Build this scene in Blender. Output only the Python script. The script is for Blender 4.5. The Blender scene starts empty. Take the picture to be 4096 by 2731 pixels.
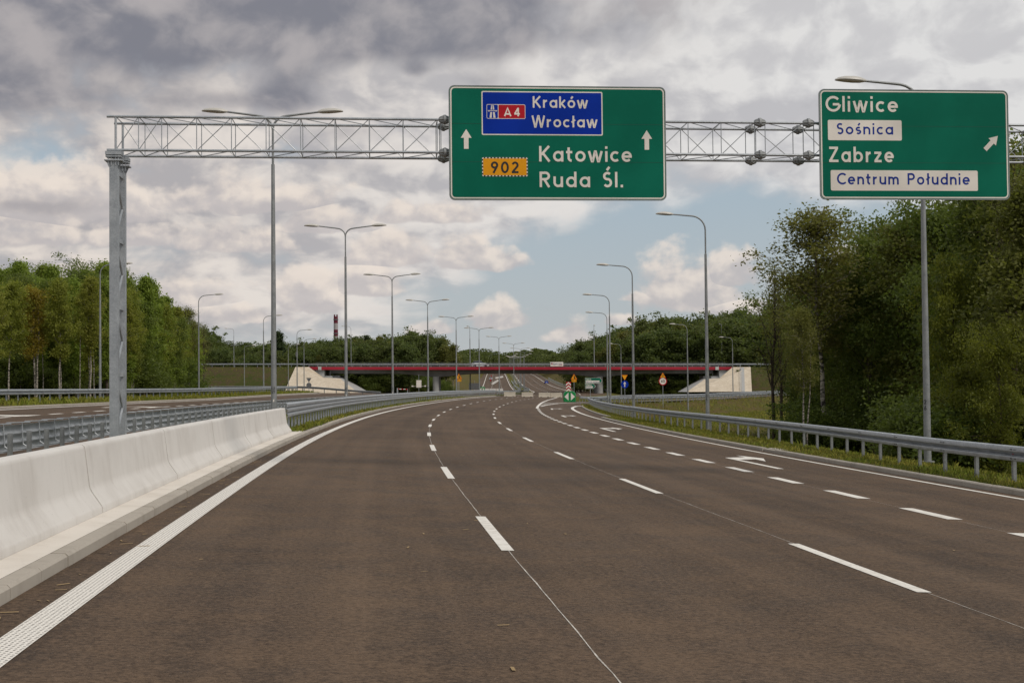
import bpy, math, random
import numpy as np
from mathutils import Vector, Matrix

# ---------------------------------------------------------------- camera, sky, sun, exposure
SC = bpy.context.scene
COL = SC.collection
CAM_H, PITCH, ROLL, FPX = 1.66576, 0.03036, 0.00913, 5681.9
cam = bpy.data.cameras.new('camera')
cam.sensor_width = 36.0
cam.lens = FPX / 4096 * 36.0
cam.clip_start, cam.clip_end = 0.1, 12000.0
camo = bpy.data.objects.new('camera', cam)
COL.objects.link(camo)
_r, _u, _f = Vector((1, 0, 0)), Vector((0, -math.sin(PITCH), math.cos(PITCH))), Vector((0, math.cos(PITCH), math.sin(PITCH)))
_cx = _r * math.cos(ROLL) - _u * math.sin(ROLL)
_cy = _r * math.sin(ROLL) + _u * math.cos(ROLL)
camo.matrix_world = Matrix(((_cx.x, _cy.x, -_f.x, 0), (_cx.y, _cy.y, -_f.y, 0), (_cx.z, _cy.z, -_f.z, CAM_H), (0, 0, 0, 1)))
SC.camera = camo
SC.view_settings.view_transform = 'Standard'
SC.view_settings.look = 'None'
SC.view_settings.gamma = 1.0
SC.view_settings.exposure = 0.0
SC.view_settings.use_curve_mapping = False

SUN_EL, SUN_AZ = math.radians(48), math.radians(128)     # azimuth clockwise from +Y: behind the camera, to the right
sund = bpy.data.lights.new('sun', 'SUN')
sund.energy = 2.0
sund.angle = math.radians(18)
sund.color = (1.0, 0.93, 0.84)
suno = bpy.data.objects.new('sun', sund)
COL.objects.link(suno)
_sd = Vector((math.sin(SUN_AZ) * math.cos(SUN_EL), math.cos(SUN_AZ) * math.cos(SUN_EL), math.sin(SUN_EL)))
suno.rotation_euler = _sd.to_track_quat('Z', 'Y').to_euler()


class NT:
    """small helper for node trees"""
    def __init__(s, nt):
        s.nt = nt

    def n(s, t, **kw):
        nd = s.nt.nodes.new(t)
        for k, v in kw.items():
            if k.startswith('i_'):
                key = k[2:]
                key = int(key) if key.isdigit() else key
                s.put(nd.inputs[key], v)
            else:
                setattr(nd, k, v)
        return nd

    def put(s, sock, v):
        if isinstance(v, bpy.types.NodeSocket):
            s.nt.links.new(v, sock)
        elif isinstance(v, (tuple, list)) and sock.type == 'RGBA' and len(v) == 3:
            sock.default_value = (*v, 1)
        else:
            sock.default_value = v

    def m(s, op, a, b=None, c=None):
        nd = s.nt.nodes.new('ShaderNodeMath')
        nd.operation = op
        s.put(nd.inputs[0], a)
        if b is not None:
            s.put(nd.inputs[1], b)
        if c is not None:
            s.put(nd.inputs[2], c)
        return nd.outputs[0]

    def add(s, a, b): return s.m('ADD', a, b)
    def sub(s, a, b): return s.m('SUBTRACT', a, b)
    def mul(s, a, b): return s.m('MULTIPLY', a, b)

    def sstep(s, x, lo, hi, a=0.0, b=1.0):
        nd = s.nt.nodes.new('ShaderNodeMapRange')
        nd.interpolation_type = 'SMOOTHSTEP'
        for i, v in enumerate((x, lo, hi, a, b)):
            s.put(nd.inputs[i], v)
        return nd.outputs[0]

    def mix(s, f, a, b, mode='MIX'):
        nd = s.nt.nodes.new('ShaderNodeMix')
        nd.data_type = 'RGBA'
        nd.blend_type = mode
        s.put(nd.inputs[0], f)
        s.put(nd.inputs[6], a)
        s.put(nd.inputs[7], b)
        return nd.outputs[2]

    def noise(s, vec, scale, detail=4, rough=0.55, dist=0.0, dim='3D'):
        nd = s.nt.nodes.new('ShaderNodeTexNoise')
        nd.noise_dimensions = dim
        if vec is not None:
            s.put(nd.inputs['Vector'], vec)
        s.put(nd.inputs['Scale'], scale)
        s.put(nd.inputs['Detail'], detail)
        s.put(nd.inputs['Roughness'], rough)
        s.put(nd.inputs['Distortion'], dist)
        return nd.outputs[0]

    def vec(s, x, y, z=0.0):
        nd = s.nt.nodes.new('ShaderNodeCombineXYZ')
        s.put(nd.inputs[0], x)
        s.put(nd.inputs[1], y)
        s.put(nd.inputs[2], z)
        return nd.outputs[0]


def srgb(r, g, b):
    return tuple(((c / 255) / 12.92 if c / 255 <= 0.04045 else ((c / 255 + 0.055) / 1.055) ** 2.4) for c in (r, g, b))


CLOUDS = [((x - 1176) / 3263, (883 - y) / 3263, w / 3263, h / 3263, g) for x, y, w, h, g in (
    (1585, 686, 130, 112, .82), (1665, 650, 70, 90, .8), (1700, 722, 90, 34, .7), (715, 694, 80, 95, .9), (845, 664, 80, 62, .85), (1085, 606, 130, 62, .75), (900, 596, 150, 70, .7),
    (1150, 742, 90, 58, .8), (1310, 778, 80, 50, .7), (1465, 690, 60, 30, .5), (30, 556, 170, 66, .9), (160, 500, 190, 110, .9), (530, 566, 150, 60, .75), (560, 476, 230, 84, .7), (740, 524, 130, 62, .7),
    (330, 560, 120, 50, .6), (420, 690, 170, 60, .6), (590, 730, 160, 50, .6), (250, 640, 140, 46, .6), (1960, 604, 90, 40, .55), (1420, 744, 60, 26, .5), (980, 500, 150, 60, .6), (1000, 760, 90, 36, .5))]


def build_world():
    w = bpy.data.worlds.new('World')
    SC.world = w
    w.use_nodes = True
    w.cycles.sampling_method = 'MANUAL'
    w.cycles.sample_map_resolution = 512
    T = NT(w.node_tree)
    w.node_tree.nodes.clear()
    out = T.n('ShaderNodeOutputWorld')
    bg = T.n('ShaderNodeBackground')
    bg.inputs['Strength'].default_value = 0.1
    w.node_tree.links.new(bg.outputs[0], out.inputs[0])
    sky = T.n('ShaderNodeTexSky')
    sky.sky_type = 'NISHITA'
    sky.sun_disc = False
    sky.sun_elevation = SUN_EL
    sky.sun_rotation = SUN_AZ
    sky.dust_density = 2.0
    tc = T.n('ShaderNodeTexCoord')
    sep = T.n('ShaderNodeSeparateXYZ')
    w.node_tree.links.new(tc.outputs['Generated'], sep.inputs[0])
    X, Y, Z = sep.outputs
    az = T.m('ARCTAN2', X, Y)                       # compass direction on the dome, radians
    el = T.m('ARCSINE', Z)
    elc = T.m('MAXIMUM', el, 0.0)
    vv = T.mul(T.m('LOGARITHM', T.add(elc, 0.17), 2.718), 0.42)      # clouds crowd and flatten towards the horizon

    def c10(r, g, b): return tuple(10 * c for c in srgb(r, g, b))

    def blob(a, e, ra, re, k):                      # a soft bank of cloud (or a gap) at a compass direction
        da = T.mul(T.sub(az, a), 1 / ra)
        de = T.mul(T.sub(el, e), 1 / re)
        r2 = T.add(T.mul(da, da), T.mul(de, de))
        return T.mul(T.m('EXPONENT', T.mul(r2, -1.0)), k)

    def total(base, blobs):
        for b in blobs:
            base = T.add(base, blob(*b))
        return base
    warp = T.sub(T.noise(T.vec(T.mul(az, 5.0), T.mul(vv, 8.0), 3.1), 2.0, 3, 0.5), 0.5)
    px = T.add(az, T.mul(warp, 0.05))
    py = T.add(vv, T.mul(warp, 0.03))
    c1 = T.vec(px, T.mul(py, 1.25), 0.0)
    c1u = T.vec(T.add(px, 0.012), T.mul(T.add(py, 0.016), 1.25), 0.0)
    def puffs(v, sc):                               # cauliflower heaps
        nd = T.n('ShaderNodeTexVoronoi', feature='F1', normalize=True, voronoi_dimensions='2D')
        T.put(nd.inputs['Vector'], v)
        for k, x in (('Scale', sc), ('Detail', 2.0), ('Roughness', 0.5), ('Lacunarity', 2.2)):
            T.put(nd.inputs[k], x)
        return T.sub(1.0, nd.outputs['Distance'])

    def lump(v):
        return T.add(T.mul(T.noise(v, 15.0, 7, 0.55, dim='2D'), 0.75), T.mul(T.sub(puffs(v, 20.0), 0.30), 0.34))
    n1 = lump(c1)                                   # lumps
    n1u = lump(c1u)                                 # the same lumps, a little higher: their difference is light from above
    n2 = T.noise(T.vec(az, T.mul(vv, 1.7), 5.0), 5.0, 6, 0.52)       # broad banks
    relief = T.mul(T.sub(n1, n1u), 2.0)
    thin = T.mix(T.sstep(el, 0.0, 0.17), c10(184, 189, 191), c10(166, 183, 195))
    base = T.mix(0.9, sky.outputs[0], thin)
    # broken grey-white deck
    deck_field = total(T.add(T.mul(n2, 0.65), T.mul(n1, 0.45)), [
        (-0.26, 0.11, 0.20, 0.06, 0.16), (0.0, 0.25, 0.5, 0.10, 0.26), (0.26, 0.21, 0.22, 0.07, 0.26), (-0.08, 0.14, 0.08, 0.03, 0.08),
        (0.11, 0.080, 0.13, 0.045, -0.30), (0.24, 0.10, 0.09, 0.028, -0.30), (0.02, 0.045, 0.14, 0.025, -0.22), (-0.31, 0.150, 0.10, 0.012, -0.10), (-0.16, 0.166, 0.03, 0.02, -0.08)])
    deck_a = T.sstep(deck_field, 0.44, 0.66)
    deck_l = T.sstep(T.add(T.add(T.mul(n1, 0.55), relief), T.mul(n2, 0.75)), 0.30, 1.02)
    deck_l = T.add(deck_l, total(blob(0.28, 0.24, 0.24, 0.06, 0.30), [(-0.05, 0.235, 0.06, 0.016, 0.12), (0.2, 0.19, 0.06, 0.012, -0.22), (-0.20, 0.12, 0.10, 0.012, -0.22), (-0.33, 0.135, 0.07, 0.02, 0.15), (0.02, 0.135, 0.04, 0.012, 0.1)]))
    deck_l = T.m('MINIMUM', T.m('MAXIMUM', deck_l, 0.0), 1.0)
    cw = T.sstep(az, -0.40, 0.30)
    lightc = T.mix(cw, c10(228, 218, 209), c10(224, 223, 222))
    greyc = T.mix(cw, c10(172, 168, 170), c10(192, 191, 194))
    col = T.mix(T.mul(deck_a, 0.97), base, T.mix(deck_l, greyc, lightc))
    # cumulus heaps: flat bases, domed lumpy tops; (direction, base elevation, half-width, height, softness) in radians
    F_, L_ = -5.0, 0.0
    ci = T.vec(T.add(az, T.mul(warp, 0.02)), T.mul(el, 1.25), 7.0)
    ciu = T.vec(T.add(az, T.add(T.mul(warp, 0.02), 0.004)), T.mul(T.add(el, 0.007), 1.25), 7.0)

    def heap(v):
        return T.add(T.mul(T.noise(v, 26.0, 7, 0.55, dim='2D'), 0.7), T.mul(T.sub(puffs(v, 34.0), 0.30), 0.42))
    n3 = heap(ci)
    rel3 = T.mul(T.sub(n3, heap(ciu)), 2.0)
    rag = T.mul(T.sub(n3, 0.47), 2.1)
    for a, e, w_, h_, g_ in CLOUDS:
        da = T.mul(T.sub(az, a), 1 / w_)
        de = T.mul(T.sub(el, e), 1 / h_)
        dn = T.m('MAXIMUM', de, T.mul(de, -4.0))
        f = T.add(T.sub(g_ + 0.22, T.m('SQRT', T.add(T.mul(da, da), T.mul(dn, dn)))), rag)
        up = T.m('GREATER_THAN', f, F_)
        L_ = T.add(T.mul(up, de), T.mul(T.sub(1.0, up), L_))
        F_ = T.m('MAXIMUM', f, F_)
    cum_a = T.sstep(F_, -0.04, 0.38)
    cum_l = T.sstep(T.add(T.mul(L_, 0.60), T.mul(rel3, 1.2)), -0.16, 0.62)
    cum_c = T.mix(cum_l, c10(192, 186, 186), c10(234, 222, 211))
    col = T.mix(T.mul(cum_a, 0.82), col, cum_c)
    # dark rain-grey bank overhead and to the left
    dark_field = total(T.mul(n1, 0.75), [
        (-0.33, 0.262, 0.20, 0.042, 0.52), (-0.10, 0.262, 0.20, 0.030, 0.46), (-0.345, 0.195, 0.085, 0.020, 0.36), (-0.155, 0.200, 0.026, 0.018, 0.30), (-0.185, 0.196, 0.05, 0.008, 0.22),
        (-0.066, 0.219, 0.010, 0.006, 0.20), (-0.02, 0.238, 0.09, 0.014, 0.22), (-0.25, 0.232, 0.10, 0.022, 0.18), (-0.20, 0.115, 0.08, 0.008, 0.12), (0.22, 0.188, 0.05, 0.007, 0.16),
        (-0.335, 0.122, 0.05, 0.006, 0.22), (-0.015, 0.211, 0.030, 0.007, 0.16), (-0.115, 0.175, 0.05, 0.01, 0.14), (-0.14, 0.152, 0.05, 0.006, 0.20)])
    dark_a = T.sstep(dark_field, 0.46, 0.76)
    dark_c = T.mix(T.sstep(T.add(T.add(T.mul(n2, 0.9), T.mul(relief, 0.6)), T.mul(T.sub(0.262, el), 2.0)), 0.28, 0.80), c10(120, 122, 133), c10(166, 162, 165))
    col = T.mix(T.mul(dark_a, 0.88), col, dark_c)
    # pale air just over the horizon
    hz = T.sstep(el, -0.01, 0.055, 1.0, 0.0)
    col = T.mix(T.mul(hz, 0.55), col, c10(186, 190, 194))
    T.put(bg.inputs['Color'], col)


build_world()

# ---------------------------------------------------------------- naming helpers


def tag(o, label=None, cat=None, group=None, kind=None):
    if label:
        o['label'] = label
    if cat:
        o['category'] = cat
    if group:
        o['group'] = group
    if kind:
        o['kind'] = kind
    return o


def thing(name, label, cat, loc=(0, 0, 0), rz=0.0, group=None):
    o = bpy.data.objects.new(name, None)
    o.empty_display_size = 0.3
    COL.objects.link(o)
    o.location = loc
    o.rotation_euler = (0, 0, rz)
    return tag(o, label, cat, group)


def copy_tree(o, parent=None):
    c = o.copy()
    COL.objects.link(c)
    if parent is not None:
        c.parent = parent
        c.matrix_parent_inverse = o.matrix_parent_inverse
    for ch in o.children:
        copy_tree(ch, c)
    return c


class MB:
    """collects faces; build() links them as ONE mesh object"""
    def __init__(s):
        s.v, s.f, s.mi = [], [], []
        s.mi_now = 0

    def face(s, pts):
        i = len(s.v)
        s.v.extend(tuple(p) for p in pts)
        s.f.append(tuple(range(i, i + len(pts))))
        s.mi.append(s.mi_now)

    def mesh(s, vs, fs):
        i = len(s.v)
        s.v.extend(tuple(p) for p in vs)
        for f in fs:
            s.f.append(tuple(i + k for k in f))
            s.mi.append(s.mi_now)

    def box(s, c, d, M=None):
        x, y, z = d[0] / 2, d[1] / 2, d[2] / 2
        vs = [Vector((sx * x, sy * y, sz * z)) for sx in (-1, 1) for sy in (-1, 1) for sz in (-1, 1)]
        if M is not None:
            vs = [M @ v for v in vs]
        vs = [v + Vector(c) for v in vs]
        s.mesh(vs, [(0, 1, 3, 2), (4, 6, 7, 5), (0, 4, 5, 1), (2, 3, 7, 6), (0, 2, 6, 4), (1, 5, 7, 3)])

    def prism(s, poly, fn0, fn1):
        """poly of 2-D points; fn0/fn1 place them on the two end planes"""
        n = len(poly)
        vs = [fn0(*p) for p in poly] + [fn1(*p) for p in poly]
        s.mesh(vs, [tuple(range(n - 1, -1, -1)), tuple(range(n, 2 * n))] + [(i, (i + 1) % n, n + (i + 1) % n, n + i) for i in range(n)])

    def tube(s, pts, rad, n=8, cap=True):
        pts = [Vector(p) for p in pts]
        if not hasattr(rad, '__len__'):
            rad = [rad] * len(pts)
        vs, fs = [], []
        ref = Vector((0, 0, 1))
        d0 = (pts[1] - pts[0]).normalized()
        if abs(d0.z) > 0.9:
            ref = Vector((1, 0, 0))
        a = d0.cross(ref).normalized()
        for i, p in enumerate(pts):
            d = (pts[min(i + 1, len(pts) - 1)] - pts[max(i - 1, 0)]).normalized()
            a = (a - d * a.dot(d)).normalized()
            b = d.cross(a)
            for k in range(n):
                t = 2 * math.pi * k / n
                vs.append(p + (a * math.cos(t) + b * math.sin(t)) * rad[i])
        for i in range(len(pts) - 1):
            for k in range(n):
                fs.append((i * n + k, i * n + (k + 1) % n, (i + 1) * n + (k + 1) % n, (i + 1) * n + k))
        if cap:
            fs.append(tuple(range(n - 1, -1, -1)))
            fs.append(tuple(range((len(pts) - 1) * n, len(pts) * n)))
        s.mesh(vs, fs)

    def loft(s, rings, closed=True, caps=False):
        n = len(rings[0])
        vs = [p for r in rings for p in r]
        fs = []
        for i in range(len(rings) - 1):
            for k in range(n if closed else n - 1):
                fs.append((i * n + k, i * n + (k + 1) % n, (i + 1) * n + (k + 1) % n, (i + 1) * n + k))
        if caps:
            fs.append(tuple(range(n - 1, -1, -1)))
            fs.append(tuple(range((len(rings) - 1) * n, len(rings) * n)))
        s.mesh(vs, fs)

    def build(s, name, mats, parent=None, world=False, smooth=False, recalc=False):
        me = bpy.data.meshes.new(name)
        off = Vector(parent.location) if (world and parent is not None) else Vector((0, 0, 0))
        vs = [(v[0] - off.x, v[1] - off.y, v[2] - off.z) for v in s.v]
        me.from_pydata(vs, [], s.f)
        if not isinstance(mats, (list, tuple)):
            mats = [mats]
        for m in mats:
            me.materials.append(m)
        if len(mats) > 1:
            me.polygons.foreach_set('material_index', s.mi)
        if recalc:
            import bmesh
            bm = bmesh.new()
            bm.from_mesh(me)
            bmesh.ops.recalc_face_normals(bm, faces=bm.faces)
            bm.to_mesh(me)
            bm.free()
        if smooth:
            me.polygons.foreach_set('use_smooth', [True] * len(me.polygons))
            try:
                me.set_sharp_from_angle(angle=math.radians(38))
            except Exception:
                pass
        me.update()
        o = bpy.data.objects.new(name, me)
        COL.objects.link(o)
        if parent is not None:
            o.parent = parent
        return o


# ---------------------------------------------------------------- materials
MAT = {}


def pmat(name, color=None, rough=0.6, metal=0.0, spec=0.5, fn=None):
    m = bpy.data.materials.new(name)
    m.use_nodes = True
    T = NT(m.node_tree)
    b = m.node_tree.nodes['Principled BSDF']
    b.inputs['Roughness'].default_value = rough
    b.inputs['Metallic'].default_value = metal
    b.inputs['Specular IOR Level'].default_value = spec
    if color:
        b.inputs['Base Color'].default_value = (*color, 1)
    if fn:
        fn(T, b)
    MAT[name] = m
    return m


def objco(T):
    return T.n('ShaderNodeTexCoord').outputs['Object']


def geo(T):
    return T.n('ShaderNodeNewGeometry').outputs['Position']


def bump(T, b, h, strength, dist=0.01):
    nd = T.n('ShaderNodeBump')
    nd.inputs['Strength'].default_value = strength
    nd.inputs['Distance'].default_value = dist
    T.put(nd.inputs['Height'], h)
    T.put(b.inputs['Normal'], nd.outputs[0])


def noisy(c1, c2, scale, detail=5, rough=0.6, lo=0.35, hi=0.65, bs=0.0, bd=0.01, world=True, squash=None):
    def fn(T, b):
        p = geo(T) if world else objco(T)
        if squash:
            mp = T.n('ShaderNodeMapping')
            mp.inputs['Scale'].default_value = squash
            T.put(mp.inputs[0], p)
            p = mp.outputs[0]
        n = T.noise(p, scale, detail, rough)
        T.put(b.inputs['Base Color'], T.mix(T.sstep(n, lo, hi), c1, c2))
        if bs:
            bump(T, b, n, bs, bd)
    return fn


def asphalt_fn(c_lo, c_hi):
    def fn(T, b):
        p = geo(T)
        big = T.noise(p, 0.16, 4, 0.6)
        mid = T.noise(p, 1.1, 4, 0.65)
        fine = T.noise(p, 21.0, 4, 0.9)
        grit = T.n('ShaderNodeTexVoronoi')
        grit.inputs['Scale'].default_value = 75.0
        T.put(grit.inputs['Vector'], p)
        uvn = T.n('ShaderNodeUVMap')
        uvn.uv_map = 'road'
        sp = T.n('ShaderNodeSeparateXYZ')
        T.put(sp.inputs[0], uvn.outputs[0])
        band = T.noise(T.vec(T.mul(sp.outputs[0], 0.9), T.mul(sp.outputs[1], 0.022)), 1.0, 4, 0.6, dim='2D')
        seam = T.noise(T.vec(T.mul(sp.outputs[0], 3.5), T.mul(sp.outputs[1], 0.05), 4.0), 1.0, 3, 0.6)
        big = T.add(T.mul(big, 0.45), T.add(T.mul(band, 0.40), T.mul(seam, 0.22)))
        f = T.add(T.mul(big, 0.55), T.add(T.mul(mid, 0.30), T.mul(fine, 1.0)))
        col = T.mix(T.sstep(f, 0.72, 1.16), c_lo, c_hi)
        g = T.n('ShaderNodeTexVoronoi')
        g.inputs['Scale'].default_value = 26.0
        T.put(g.inputs['Vector'], p)
        spk = T.sstep(g.outputs['Distance'], 0.03, 0.14, 1.0, 0.0)
        sel = T.sstep(T.n('ShaderNodeSeparateColor', i_0=g.outputs['Color']).outputs[0], 0.84, 0.90)
        col = T.mix(T.mul(T.mul(spk, sel), 0.75), col, (0.36, 0.31, 0.25))
        T.put(b.inputs['Base Color'], col)
        T.put(b.inputs['Roughness'], T.sstep(mid, 0.3, 0.7, 0.72, 0.88))
        bump(T, b, T.add(T.mul(grit.outputs['Distance'], 0.6), fine), 0.55, 0.006)
    return fn


def concrete_fn(base, dirt, streak=0.5):
    def fn(T, b):
        p = geo(T)
        big = T.noise(p, 0.9, 5, 0.6)
        mp = T.n('ShaderNodeMapping')
        mp.inputs['Scale'].default_value = (2.2, 2.2, 0.5)
        T.put(mp.inputs[0], p)
        st = T.noise(mp.outputs[0], 1.6, 5, 0.65)
        fine = T.noise(p, 45, 3, 0.7)
        f = T.add(T.mul(T.sstep(big, 0.40, 0.75), 0.5), T.mul(T.sstep(st, 0.48, 0.72), streak))
        col = T.mix(f, base, dirt)
        col = T.mix(T.mul(T.sstep(fine, 0.62, 0.75), 0.35), col, tuple(c * 0.6 for c in dirt))
        pv = T.n('ShaderNodeTexVoronoi')
        pv.inputs['Scale'].default_value = 16.0
        T.put(pv.inputs['Vector'], p)
        pore = T.mul(T.sstep(pv.outputs['Distance'], 0.05, 0.13, 1.0, 0.0), T.sstep(T.n('ShaderNodeSeparateColor', i_0=pv.outputs['Color']).outputs[1], 0.80, 0.86))
        col = T.mix(T.mul(pore, 0.55), col, tuple(c * 0.35 for c in dirt))
        T.put(b.inputs['Base Color'], col)
        bump(T, b, T.add(big, T.mul(fine, 0.3)), 0.25, 0.01)
    return fn


def steel_fn(c1, c2):
    def fn(T, b):
        p = objco(T)
        v = T.n('ShaderNodeTexVoronoi')
        v.inputs['Scale'].default_value = 38.0
        T.put(v.inputs['Vector'], p)
        n = T.noise(p, 3.0, 4, 0.6)
        f = T.add(T.mul(T.n('ShaderNodeSeparateColor', i_0=v.outputs['Color']).outputs[0], 0.45), T.mul(T.sstep(n, 0.3, 0.7), 0.6))
        T.put(b.inputs['Base Color'], T.mix(f, c1, c2))
        T.put(b.inputs['Roughness'], T.sstep(n, 0.3, 0.7, 0.42, 0.62))
    return fn


def leaf_mat(name, c1, c2, c3, trans=0.42):
    def fn(T, b):
        g = T.n('ShaderNodeNewGeometry')
        rnd = g.outputs['Random Per Island']
        oi = T.n('ShaderNodeObjectInfo').outputs['Random']
        clump = T.noise(objco(T), 0.75, 3, 0.6)
        f = T.add(T.mul(rnd, 0.55), T.mul(T.sstep(clump, 0.35, 0.65), 0.55))
        col = T.mix(T.sstep(f, 0.1, 0.95), c1, c2)
        col = T.mix(T.mul(T.sstep(oi, 0.2, 1.0), 0.55), col, c3)
        T.put(b.inputs['Base Color'], col)
        b.inputs['Roughness'].default_value = 0.6
        tr = T.n('ShaderNodeBsdfTranslucent')
        T.put(tr.inputs['Color'], T.mix(0.5, col, (c2[0] * 1.6, c2[1] * 1.7, c2[2] * 0.8)))
        ms = T.n('ShaderNodeMixShader')
        ms.inputs[0].default_value = trans
        T.nt.links.new(b.outputs[0], ms.inputs[1])
        T.nt.links.new(tr.outputs[0], ms.inputs[2])
        T.nt.links.new(ms.outputs[0], T.nt.nodes['Material Output'].inputs[0])
    return pmat(name, fn=fn, rough=0.6, spec=0.25)


def birch_fn(T, b):
    p = objco(T)
    mp = T.n('ShaderNodeMapping')
    mp.inputs['Scale'].default_value = (3.0, 3.0, 5.5)
    T.put(mp.inputs[0], p)
    n = T.noise(mp.outputs[0], 1.5, 4, 0.7)
    low = T.noise(p, 0.8, 3, 0.6)
    f = T.sstep(T.add(n, T.mul(low, 0.25)), 0.58, 0.70)
    T.put(b.inputs['Base Color'], T.mix(f, (0.38, 0.335, 0.28), (0.035, 0.03, 0.026)))


def grass_ground_fn(greens, straws, soil):
    def fn(T, b):
        p = geo(T)
        big = T.noise(p, 0.10, 5, 0.6)
        mid = T.noise(p, 0.9, 5, 0.65)
        fine = T.noise(p, 14.0, 4, 0.75)
        col = T.mix(T.sstep(T.add(T.mul(big, 0.6), T.mul(mid, 0.5)), 0.42, 0.68), greens, straws)
        col = T.mix(T.mul(T.sstep(T.add(mid, T.mul(big, 0.4)), 0.70, 0.82), 0.8), col, soil)
        col = T.mix(T.mul(T.sstep(fine, 0.42, 0.62), 0.5), col, tuple(c * 0.5 for c in greens))
        T.put(b.inputs['Base Color'], col)
        bump(T, b, T.add(fine, mid), 0.9, 0.12)
    return fn


pmat('asphalt', rough=0.85, spec=0.18, fn=asphalt_fn((0.040, 0.0255, 0.0160), (0.152, 0.099, 0.062)))
pmat('asphalt_grey', rough=0.85, spec=0.2, fn=asphalt_fn((0.060, 0.047, 0.036), (0.125, 0.096, 0.072)))


def paint_fn(T, b):
    p = geo(T)
    n = T.noise(p, 9.0, 5, 0.7)
    m = T.noise(p, 1.2, 3, 0.6)
    T.put(b.inputs['Base Color'], T.mix(T.sstep(T.add(n, T.mul(m, 0.3)), 0.55, 0.85), (0.78, 0.73, 0.66), (0.60, 0.55, 0.48)))


pmat('road_paint', rough=0.65, fn=paint_fn)
pmat('seam_paint', rough=0.7, fn=noisy((0.62, 0.57, 0.5), (0.30, 0.26, 0.22), 6.0))


def dotted_fn(T, b):
    # structured agglomerate line: rows of drops with asphalt showing between, in road coordinates carried by the UV map
    uv = T.n('ShaderNodeUVMap')
    uv.uv_map = 'road'
    sp = T.n('ShaderNodeSeparateXYZ')
    T.put(sp.inputs[0], uv.outputs[0])
    nse = T.sub(T.noise(geo(T), 12.0, 2, 0.6), 0.5)
    a = T.m('FRACT', T.add(T.mul(sp.outputs[0], 1 / 0.034), T.mul(nse, 0.5)))
    row = T.m('FLOOR', T.mul(sp.outputs[0], 1 / 0.034))
    c = T.m('FRACT', T.add(T.add(T.mul(sp.outputs[1], 1 / 0.055), T.mul(row, 0.5)), T.mul(nse, 0.6)))
    da, dc = T.sub(a, 0.5), T.sub(c, 0.5)
    r = T.m('SQRT', T.add(T.mul(da, da), T.mul(T.mul(dc, dc), 1.9)))
    hole = T.sstep(r, 0.20, 0.34, 1.0, 0.0)
    T.put(b.inputs['Base Color'], T.mix(hole, (0.76, 0.71, 0.64), (0.06, 0.05, 0.04)))
    bump(T, b, T.mul(hole, -1.0), 0.6, 0.006)


pmat('dotted_paint', rough=0.65, fn=dotted_fn)
pmat('barrier_concrete', rough=0.85, spec=0.3, fn=concrete_fn((0.64, 0.605, 0.565), (0.49, 0.45, 0.41), 0.34))
pmat('slab_concrete', rough=0.9, spec=0.25, fn=concrete_fn((0.68, 0.62, 0.55), (0.50, 0.44, 0.37), 0.15))
pmat('kerb_concrete', rough=0.9, spec=0.25, fn=concrete_fn((0.40, 0.355, 0.30), (0.27, 0.235, 0.195), 0.3))
pmat('block_concrete', rough=0.9, spec=0.25, fn=concrete_fn((0.52, 0.46, 0.37), (0.36, 0.31, 0.25), 0.5))
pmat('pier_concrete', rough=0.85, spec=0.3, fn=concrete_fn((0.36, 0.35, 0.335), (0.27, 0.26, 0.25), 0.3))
pmat('abutment_concrete', rough=0.85, spec=0.3, fn=concrete_fn((0.55, 0.54, 0.51), (0.45, 0.43, 0.40), 0.3))
pmat('galvanised', rough=0.5, metal=0.55, fn=steel_fn((0.30, 0.315, 0.33), (0.47, 0.485, 0.50)))
pmat('galvanised_dull', rough=0.6, metal=0.35, fn=steel_fn((0.20, 0.205, 0.205), (0.32, 0.325, 0.32)))
pmat('galvanised_dark', rough=0.6, metal=0.3, fn=steel_fn((0.10, 0.105, 0.105), (0.18, 0.185, 0.185)))
pmat('lamp_shell', (0.50, 0.47, 0.42), rough=0.4)
pmat('lamp_lens', (0.55, 0.55, 0.52), rough=0.15)


def film_fn(c):
    def fn(T, b):
        n = T.noise(objco(T), 0.9, 3, 0.5)
        T.put(b.inputs['Base Color'], T.mix(T.sstep(n, 0.3, 0.75), tuple(x * 0.92 for x in c), tuple(min(1, x * 1.18 + 0.002) for x in c)))
        bump(T, b, T.noise(objco(T), 1.7, 2, 0.5), 0.25, 0.05)
    return fn


pmat('sign_green', rough=0.7, spec=0.12, fn=film_fn((0.0, 0.125, 0.076)))
pmat('sign_blue', rough=0.7, spec=0.12, fn=film_fn((0.0, 0.026, 0.30)))
pmat('sign_white', rough=0.7, spec=0.12, fn=film_fn((0.74, 0.68, 0.61)))
pmat('sign_yellow', rough=0.7, spec=0.12, fn=film_fn((0.78, 0.33, 0.012)))
pmat('sign_red', rough=0.7, spec=0.12, fn=film_fn((0.42, 0.012, 0.022)))
pmat('sign_black', (0.012, 0.011, 0.010), rough=0.55)
pmat('letter_blue', rough=0.7, spec=0.12, fn=film_fn((0.012, 0.035, 0.24)))
pmat('sign_back', rough=0.55, metal=0.3, fn=steel_fn((0.13, 0.13, 0.13), (0.18, 0.18, 0.18)))
pmat('marker_black', (0.02, 0.02, 0.02), rough=0.7)
pmat('fascia_red', rough=0.5, fn=noisy((0.32, 0.005, 0.020), (0.37, 0.008, 0.027), 0.25, world=True))
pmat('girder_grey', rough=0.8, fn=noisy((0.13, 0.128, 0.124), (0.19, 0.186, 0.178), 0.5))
pmat('cushion_green', rough=0.4, fn=noisy((0.0, 0.19, 0.045), (0.002, 0.24, 0.06), 1.5))
pmat('reflector_red', (0.5, 0.01, 0.01), rough=0.3)


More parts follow.
